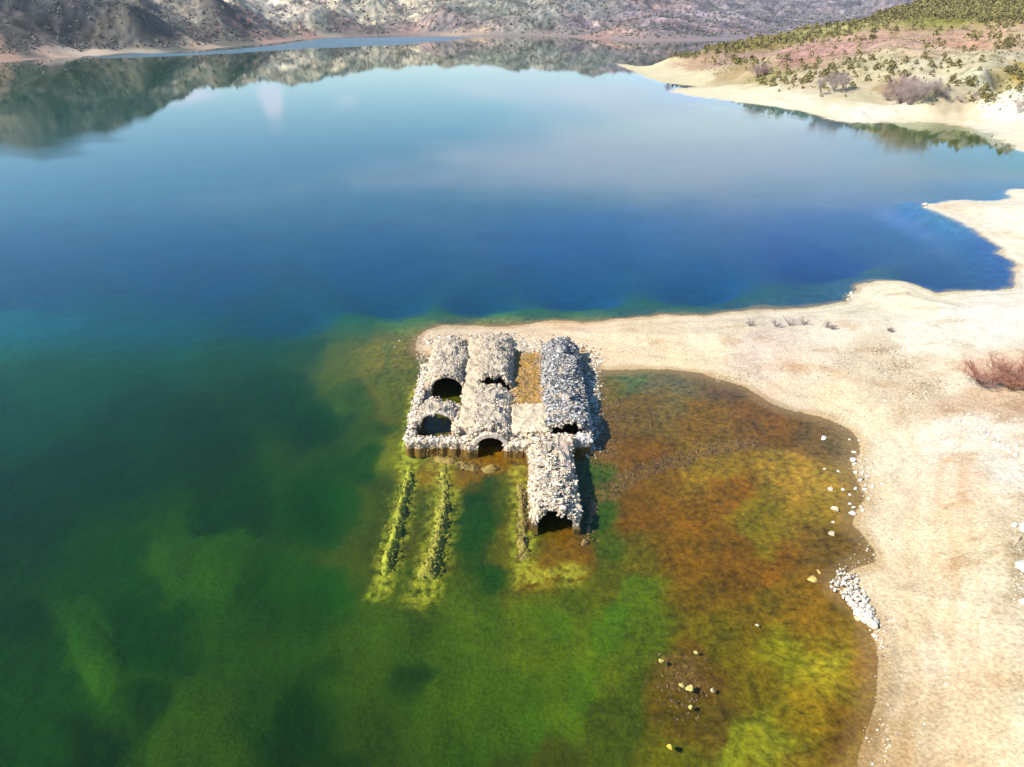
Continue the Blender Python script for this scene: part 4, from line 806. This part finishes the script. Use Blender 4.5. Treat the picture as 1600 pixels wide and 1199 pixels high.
# the white heap: an elongated pile of broken stone, largest at the lower right
hx, hy = P(1335, 920); hbase = height([hx], [hy])[0][0]
for k in range(230):
    t_ = RNG.random() ** 1.25; a = RNG.random() * 6.283; rr_ = RNG.random() ** .6
    cx_, cy_ = 1316 + t_ * 46, 900 + t_ * 66
    wdt = 24 * (1 - .62 * t_)
    px_, py_ = cx_ + math.cos(a) * rr_ * wdt, cy_ + math.sin(a) * rr_ * wdt * 1.1
    hgt = max(0, (1 - rr_ ** 1.6)) * (.55 - .3 * t_) * .9
    x, y = P(px_, py_, .3 + hgt); s = (.06 + .11 * RNG.random() ** 1.5) * (1 + .9 * t_)
    v, f = BOULD[RNG.integers(0, 8)]; M = rots(1)[0]; v = (v * [s * 1.1, s, s * .8]) @ M.T
    o = mesh_np('heap_stone', v, f, np.array([[.56, .50, .41]]) * (.75 + .4 * RNG.random()) * np.ones((len(v), 1)), M_boulder)
    o.location = (x, y, max(hbase, 0) * 0 + .08 + hgt)
    tag(o, 'broken white stone in the elongated heap at the edge of the brown water', 'stone', 'white stones of the heap')

# ------------------------------------------------------------------ bare bushes and trees
def twigs(n_main, h, spread, levels, seed, r0, pal, lean=(0, 0), trunk=0.0, upright=.5, nseg=4, kids=5, shrink=.55):
    """branching sticks as thin three-sided tubes"""
    rg = np.random.default_rng(seed); V = []; Fc = []; C = []
    def tube(pts, ra, rb, c):
        b = len(V); n = len(pts)
        for k, p in enumerate(pts):
            r = ra + (rb - ra) * k / (n - 1)
            for j in range(3):
                a = j * 2.094
                V.append((p[0] + math.cos(a) * r, p[1] + math.sin(a) * r, p[2])); C.append(c)
        for k in range(n - 1):
            for j in range(3):
                j2 = (j + 1) % 3; Fc.append((b + k * 3 + j, b + k * 3 + j2, b + k * 3 + 3 + j2, b + k * 3 + 3 + j))
    def grow(p, d, L, r, lev):
        pts = [p]; dd = d.copy()
        for k in range(nseg):
            dd = dd + rg.normal(size=3) * .16; dd[2] += .06 * upright; dd /= np.linalg.norm(dd); p = p + dd * L / nseg; pts.append(p)
        c = pal[min(lev, len(pal) - 1)] * (.8 + .4 * rg.random())
        tube(pts, r, r * .45, c)
        if lev < levels:
            for q in range(kids):
                t0 = .25 + .75 * rg.random(); i = min(nseg - 1, int(t0 * nseg)); bp_ = pts[i] + (pts[i + 1] - pts[i]) * (t0 * nseg - i)
                nd = dd * .75 + rg.normal(size=3) * .62; nd[2] = abs(nd[2]) * .6 + upright * .35; nd /= np.linalg.norm(nd)
                grow(bp_, nd, L * shrink * (.7 + .6 * rg.random()), r * .5, lev + 1)
    for k in range(n_main):
        a = rg.random() * 6.283; t_ = spread * rg.random() ** .7
        d = np.array([math.cos(a) * t_ + lean[0], math.sin(a) * t_ + lean[1], 1.0]); d /= np.linalg.norm(d)
        p = np.array([math.cos(a), math.sin(a), 0]) * rg.random() * .12 * h * (1 if trunk == 0 else .1); p[2] = trunk
        grow(p, d, h * (.45 + .25 * rg.random()), r0, 0)
    return np.array(V), np.array(Fc), np.array(C)
def put(name, v, f, c, mat, loc, label, cat, group=None, smooth=False):
    o = mesh_np(name, v, f, c, mat, smooth); o.location = loc; return tag(o, label, cat, group)
RED = np.array([[.20, .09, .05], [.30, .12, .07], [.36, .16, .10], [.40, .20, .14]])
GREYT = np.array([[.22, .18, .15], [.34, .27, .24], [.42, .33, .30]])
PURP = np.array([[.20, .14, .12], [.34, .22, .20], [.42, .29, .26]])
x, y, z = ground_at(1588, 604)
rb = empty('bare_bush', (x, y, z)); tag(rb, 'large leafless reddish-brown bush on the sand at the right edge', 'bush')
for k, (ox, oy, n_, h_) in enumerate([(-3.3, .3, 12, 2.4), (-1.7, .8, 17, 3.3), (-.2, .2, 20, 3.6), (1.6, .6, 17, 3.4), (3.2, .4, 12, 2.8), (-.9, -.8, 10, 1.9)]):
    v, f, c = twigs(n_, h_, 1.7, 3, 40 + k, .045, RED, kids=5, upright=.35)
    o = mesh_np('stem_cluster', v, f, c, M_twig, False, rb); o.location = (ox, oy, 0)
v, f, c = twigs(7, 2.9, .5, 3, 61, .05, RED, lean=(-.8, .1), kids=5); o = mesh_np('stem_cluster', v, f, c, M_twig, False, rb); o.location = (-3.2, .8, 0)
for k, (px_, py_, s, lb) in enumerate([(1172, 509, .8, 'small dry tuft on the spit, farthest from the right edge of the row'), (1212, 511, .75, 'low pale dry tuft on the spit, second along the row'), (1234, 509, .9, 'taller dry tuft in the middle of the row on the spit'),
        (1256, 508, .8, 'dark dry tuft on the spit just right of the tallest'), (1292, 512, .7, 'wide flat dry tuft at the right end of the row on the spit'), (1300, 516, .5, 'lowest dry tuft below the end of the row on the spit'), (1392, 520, .45, 'single grey tuft on the open sand past the row')]):
    x, y, z = ground_at(px_, py_)
    v, f, c = twigs(9, s * 1.6, 1.4, 2, 80 + k, .03, GREYT * .8, kids=6)
    put('dry_tuft', v, f, c, M_twig, (x, y, z), lb, 'tuft', 'dry tufts on the spit')
# bare trees along the far right bank: crown haze of twigs on one or several trunks
def bare_tree(name, px_, py_, h, label, pal, seed, spread=.9, trunk=.0, n=9, cat='tree', group='leafless trees along the right bank', levels=3, thick=1.0):
    x, y, z = ground_at(px_, py_)
    root = empty(name, (x, y, z)); tag(root, label, cat, group)
    v, f, c = twigs(n, h, spread, levels, seed, .018 * h * .5 * thick, pal, trunk=trunk, kids=6, shrink=.5, upright=.9)
    mesh_np('crown', v, f, c, M_twig, False, root)
    v, f, c = twigs(1 if trunk else 3, max(trunk, h * .3) * 1.7, .15, 0, seed + 5, .022 * h * thick, pal[:1] * .7)
    mesh_np('trunk', v, f, c, M_twig, False, root)
bare_tree('bare_tree', 1408, 163, 12.5, 'tall rounded leafless tree, pinkish crown, tallest of the right bank', PURP, 1, 1.0, 0, 26)
bare_tree('bare_tree', 1422, 164, 11.5, 'leafless tree joined to the right of the tallest pinkish one', GREYT, 2, .9, 0, 22)
bare_tree('bare_tree', 1388, 158, 6.5, 'low leafless shrub tree with reddish base, left of the tallest', PURP, 3, 1.4, 0, 14)
bare_tree('bare_tree', 1440, 160, 7.5, 'grey leafless tree with one visible trunk right of the tall pair', GREYT, 4, 1.1, 1.5, 16)
bare_tree('bare_tree', 1460, 158, 7.8, 'grey leafless tree with a forked trunk, last of the tall cluster', GREYT, 6, 1.2, 1.8, 18)
bare_tree('bare_tree', 1478, 157, 5.5, 'small leafless bush at the right end of the cluster', GREYT, 7, 1.4, 0, 10)
bare_tree('bare_tree', 1500, 160, 4.0, 'low reddish leafless bush on the bank right of the cluster', PURP, 8, 1.6, 0, 10)
bare_tree('bare_tree', 1518, 158, 4.0, 'low greyish leafless bush farther right on the bank', GREYT, 9, 1.6, 0, 8)
bare_tree('bare_tree', 1280, 151, 7.0, 'thin leafless tree with a pale trunk left of the sandy knoll', GREYT, 10, .8, 2.0, 10)
bare_tree('bare_tree', 1302, 145, 9.0, 'round greyish leafless tree above the white beach', GREYT, 12, 1.1, 1.0, 20)
bare_tree('bare_tree', 1316, 142, 8.0, 'greyish leafless tree touching the round one on its right', GREYT, 13, 1.1, 1.0, 16)
bare_tree('bare_tree', 1184, 122, 9.0, 'brownish leafless tree where the beach meets the slope', PURP, 14, 1.2, 0, 20)
bare_tree('bare_tree', 1196, 118, 7.0, 'smaller brownish leafless tree next to the one at the slope foot', PURP, 15, 1.2, 0, 14)
bare_tree('bare_tree', 1030, 92, 9.0, 'pale leafless tree near the tip of the right bank', GREYT, 16, .9, 1, 12)
bare_tree('bare_tree', 1048, 92, 8.0, 'pale leafless tree a little inland from the tip', GREYT, 17, .9, 1, 12)
bare_tree('bare_tree', 1588, 180, 5.5, 'small leafless tree by itself at the right end of the far beach', GREYT, 18, 1.0, 1.2, 12)

# ------------------------------------------------------------------ pines on the right hill
def pine_mesh(seed, h=4.2, w=1.7, n=95, leaf=.42):
    rg = np.random.default_rng(seed); V = []; Fc = []; C = []
    for k in range(n):
        t_ = rg.random(); zz = h * (.08 + .80 * t_); R0 = w * (1 - t_ ** 1.8) ** .7 * (.75 + .45 * rg.random()) + .1
        a = rg.random() * 6.283; rr_ = R0 * (.35 + .65 * rg.random() ** .5); c0 = np.array([math.cos(a) * rr_, math.sin(a) * rr_, zz])
        u = rg.normal(size=3); u /= np.linalg.norm(u); w2 = np.cross(u, rg.normal(size=3)); w2 /= np.linalg.norm(w2); s = leaf * (.6 + .8 * rg.random())
        b = len(V); V += [c0 - u * s, c0 + w2 * s * .8, c0 + u * s, c0 - w2 * s * .8]; Fc.append((b, b + 1, b + 2, b + 3))
        g = (.75 + .5 * rg.random()); C += [np.array([.20, .17, .055]) * g] * 4
    return np.array(V), np.array(Fc), np.array(C)
pines = []
for k in range(4):
    root = empty('pine_tree', (0, 0, 0)) if k == 0 else None
    v, f, c = pine_mesh(200 + k); cm = mesh_np('crown', v, f, c, M_leaf, link=False)
    v, f, c = twigs(1, 1.6, .05, 0, 5 + k, .12, GREYT[:1] * .6); tm = mesh_np('trunk', v, f, c, M_twig, link=False)
    pines.append((cm, tm))
# where they stand: belts and rows on the slope
cand = []
belt = [(1500, 15, 120, 14, 2600), (1580, 20, 60, 18, 900), (1420, 22, 60, 8, 500), (1350, 30, 60, 7, 420), (1180, 42, 60, 5, 420), (1130, 52, 40, 5, 260), (1290, 45, 60, 7, 300), (1230, 66, 40, 5, 180), (1090, 80, 60, 8, 260), (1160, 74, 50, 7, 160), (1060, 88, 40, 5, 140),
        (1170, 26, 40, 5, 140), (1240, 12, 50, 5, 110), (1300, 60, 60, 6, 150), (1150, 98, 30, 5, 90), (1250, 130, 50, 12, 130), (1390, 120, 16, 14, 40), (1480, 104, 10, 8, 14), (1340, 105, 60, 22, 110), (1440, 112, 70, 18, 90), (1230, 110, 50, 14, 90),
        (1550, 150, 30, 10, 50), (1590, 130, 14, 16, 50), (1510, 140, 24, 8, 26), (1560, 60, 60, 10, 60), (1400, 48, 80, 8, 90), (1480, 80, 70, 12, 50), (1385, 138, 8, 8, 10), (1300, 120, 30, 14, 60), (1200, 128, 20, 6, 26), (1580, 75, 30, 10, 40)]
for (bx, by, rx, ry, n) in belt:
    n = int(n * (.8 if by < 40 else .42))
    cand += [(bx + RNG.normal() * rx * .6, by + RNG.normal() * ry * .6) for _ in range(n)]
loc = []
for (px_, py_) in cand:
    if px_ > 1680 or py_ < -25: continue
    loc.append((px_, py_))
# solve all sight lines at once on a coarse depth ladder
loc = np.array(loc); ts = np.geomspace(230, 1100, 150)
A = (loc[:, 0] - 800) / F; B = -(loc[:, 1] - 599.5) / F
DY = math.cos(PITCH) + B * math.sin(PITCH); DZ = -math.sin(PITCH) + B * math.cos(PITCH)
XX = A[:, None] * ts; YY = DY[:, None] * ts; ZZ = HC + DZ[:, None] * ts
G = height(XX.ravel(), YY.ravel(), False)[0].reshape(XX.shape)
hitk = np.argmax(ZZ < G, 1); ok = (ZZ < G).any(1) & (hitk > 0)
ii = np.arange(len(loc)); X1, Y1 = XX[ii, hitk] + RNG.normal(size=len(loc)) * .5, YY[ii, hitk] + RNG.normal(size=len(loc)) * 4
zz, s1, s2 = height(X1, Y1, False)
ok &= (s1 > 9 + .02 * Y1) & (zz > 3.0)
X1, Y1, zz = X1[ok], Y1[ok], zz[ok]
# planted rows follow the contours
order = np.argsort(Y1); X1, Y1, zz = X1[order], Y1[order], zz[order]
root0 = None
for k in range(min(290, len(X1))):
    cm, tm = pines[k % 4]
    root = bpy.data.objects.new('pine_tree', None) if k else bpy.data.objects['pine_tree']
    if k: col.objects.link(root)
    sc_ = .28 + .60 * RNG.random() ** 2.2
    root.location = (X1[k], Y1[k], zz[k] - .1); root.rotation_euler = (0, 0, RNG.random() * 6.28); root.scale = (sc_ * 1.15, sc_ * 1.15, sc_)
    tag(root, 'small olive-green pine scattered on the pale slope above the right bank', 'pine tree', 'young pines on the right hill')
    for nm, me in (('crown', cm), ('trunk', tm)):
        o = bpy.data.objects.new(nm, me); col.objects.link(o); o.parent = root
rest = np.arange(290, len(X1))
def forest(name, Xs, Ys, Zs, h, w, n, leaf, hue, mat=M_leaf):
    shapes = []
    for k in range(6):
        v, f, c = pine_mesh(300 + k, h, w, n, leaf); shapes.append((v, f, c))
    V = []; Fc = []; C = []; b = 0
    for j in range(len(Xs)):
        v, f, c = shapes[j % 6]; s = .6 + .7 * RNG.random(); a = RNG.random() * 6.28
        vv = v * s; vv = np.stack([vv[:, 0] * math.cos(a) - vv[:, 1] * math.sin(a), vv[:, 0] * math.sin(a) + vv[:, 1] * math.cos(a), vv[:, 2]], 1) + [Xs[j], Ys[j], Zs[j]]
        V.append(vv); Fc.append(f + b); C.append(c * (.7 + .6 * RNG.random()) * hue); b += len(v)
    return tag(mesh_np(name, np.concatenate(V), np.concatenate(Fc), np.concatenate(C), mat), kind='stuff')
forest('pine_forest', X1[rest], Y1[rest], zz[rest] - .1, 3.0, 1.25, 26, .5, np.array([1, 1.0, 1]))
# low scrub on the far mountains and the near hill: uncountable dark tufts
def scrub_on(name, rects, size, cols_, cond, n_leaf=5, yr=(500, 2100)):
    px_ = []; 
    for (a0, b0, a1, b1, n) in rects: px_.append(np.stack([a0 + (a1 - a0) * RNG.random(n), b0 + (b1 - b0) * RNG.random(n)], 1))
    q = np.concatenate(px_)
    # sample on the ground directly by bearing and distance
    X_, Y_ = q[:, 0] * q[:, 1], q[:, 1]
    z_, a_, b_ = height(X_, Y_, False); dens = fbm(X_, Y_, 45, 4, 130, .6)
    k = cond(z_, a_, b_) & (RNG.random(len(X_)) < sstep(-.35, .35, dens))
    X_, Y_, z_ = X_[k], Y_[k], z_[k]; n = len(X_)
    s = size[0] + (size[1] - size[0]) * RNG.random(n) ** 2
    s *= np.clip(Y_ / 900, .5, 1.6)
    c = cols_[RNG.integers(0, len(cols_), n)] * (.6 + .8 * RNG.random((n, 1)))
    v, f, cc = scatter([(ICO_V * (1 + .35 * RNG.normal(size=(12, 1)).clip(-1, 1)), ICO_F) for _ in range(6)], np.stack([X_, Y_, z_ + s * .3], 1), s, c, .8)
    return tag(mesh_np(name, v, f, cc, M_leaf), kind='stuff')
SC = np.array([[.09, .09, .055], [.12, .11, .08], [.07, .075, .06], [.14, .12, .10]])
scrub_on('scrub', [(-.85, 620, .35, 1100, 30000), (-.85, 1100, .45, 2000, 26000)], (.5, 1.9), SC, lambda z, a, b: (b > 14) & (z > 2.5))
SC2 = np.array([[.22, .18, .06], [.17, .15, .05], [.27, .20, .09], [.12, .11, .04]])
scrub_on('hill_scrub', [(.20, 250, .95, 720, 42000)], (.25, .85), SC2, lambda z, a, b: (a > 12) & (z > 4.5))
SC3 = np.array([[.20, .14, .13], [.24, .18, .16], [.16, .12, .11], [.26, .22, .20]])
def shore_trees():
    pts = []
    for px_ in np.arange(300, 1180, 3.2):
        if RNG.random() < .12: continue
        j = RNG.normal()
        x, y = P(px_ + RNG.normal() * 2, np.interp(px_, [300, 460, 500, 640, 850, 920, 1180], [75, 61, 57, 53, 54, 58, 61]) - 1.5 - abs(j) * 1.4)
        pts.append((x, y))
    return np.array(pts)
pts = shore_trees(); hz_, a_, b_ = height(pts[:, 0], pts[:, 1], False)
meshes = []
for k in range(5):
    v, f, c = twigs(8, 7.5, .55, 2, 400 + k, .16, PURP * .9, trunk=.8, kids=7, upright=1.0); cr = mesh_np('crown', v, f, c, M_twig, link=False)
    v, f, c = twigs(1, 3.2, .05, 0, 500 + k, .22, GREYT[:1] * .7); tk = mesh_np('trunk', v, f, c, M_twig, link=False); meshes.append((cr, tk))
cnt = 0
for (x, y), z, b in zip(pts, hz_, b_):
    if b < 3: continue
    root = empty('poplar_tree', (x, y, z - .1)); s = .55 + .7 * RNG.random(); root.scale = (s, s, s * (1 + .4 * RNG.random())); root.rotation_euler = (0, 0, RNG.random() * 6)
    tag(root, 'leafless purplish-grey tree in the line along the far shore', 'tree', 'leafless trees along the far shore')
    for nm, me in zip(('crown', 'trunk'), meshes[cnt % 5]):
        o = bpy.data.objects.new(nm, me); col.objects.link(o); o.parent = root
    cnt += 1
# a few weeds round the right-hand hollow and the weedy strips on the sand
WEED = np.array([[.34, .27, .17], [.26, .21, .13], [.42, .34, .24], [.18, .14, .09]])
l3 = litter('weeds', [(1400, 592, 26, 20, 500), (1440, 628, 34, 12, 400), (1370, 568, 22, 8, 240), (1585, 885, 14, 16, 200), (1590, 655, 26, 8, 200), (1290, 590, 60, 16, 160), (1150, 590, 40, 8, 200)], WEED, (.03, .11), M_leaf)
tag(l3, kind='stuff')
#@@HAZE
haze_m = bpy.data.materials.new('haze_air'); haze_m.use_nodes = True; t = haze_m.node_tree; t.nodes.clear()
o_ = N(t, 'ShaderNodeOutputMaterial'); pv = N(t, 'ShaderNodeVolumePrincipled'); t.links.new(pv.outputs[0], o_.inputs['Volume'])
pv.inputs['Color'].default_value = (.86, .88, .96, 1); pv.inputs['Density'].default_value = 0.00007; pv.inputs['Anisotropy'].default_value = 0.2
hx0, hx1, hy0, hy1, hz0, hz1 = -5200, 5200, -60, 5600, -11, 260
hv = np.array([(x, y, z) for x in (hx0, hx1) for y in (hy0, hy1) for z in (hz0, hz1)], float)
hf = np.array([(0, 1, 3, 2), (4, 6, 7, 5), (0, 4, 5, 1), (2, 3, 7, 6), (0, 2, 6, 4), (1, 5, 7, 3)])
tag(mesh_np('haze', hv, hf, None, haze_m), kind='stuff')
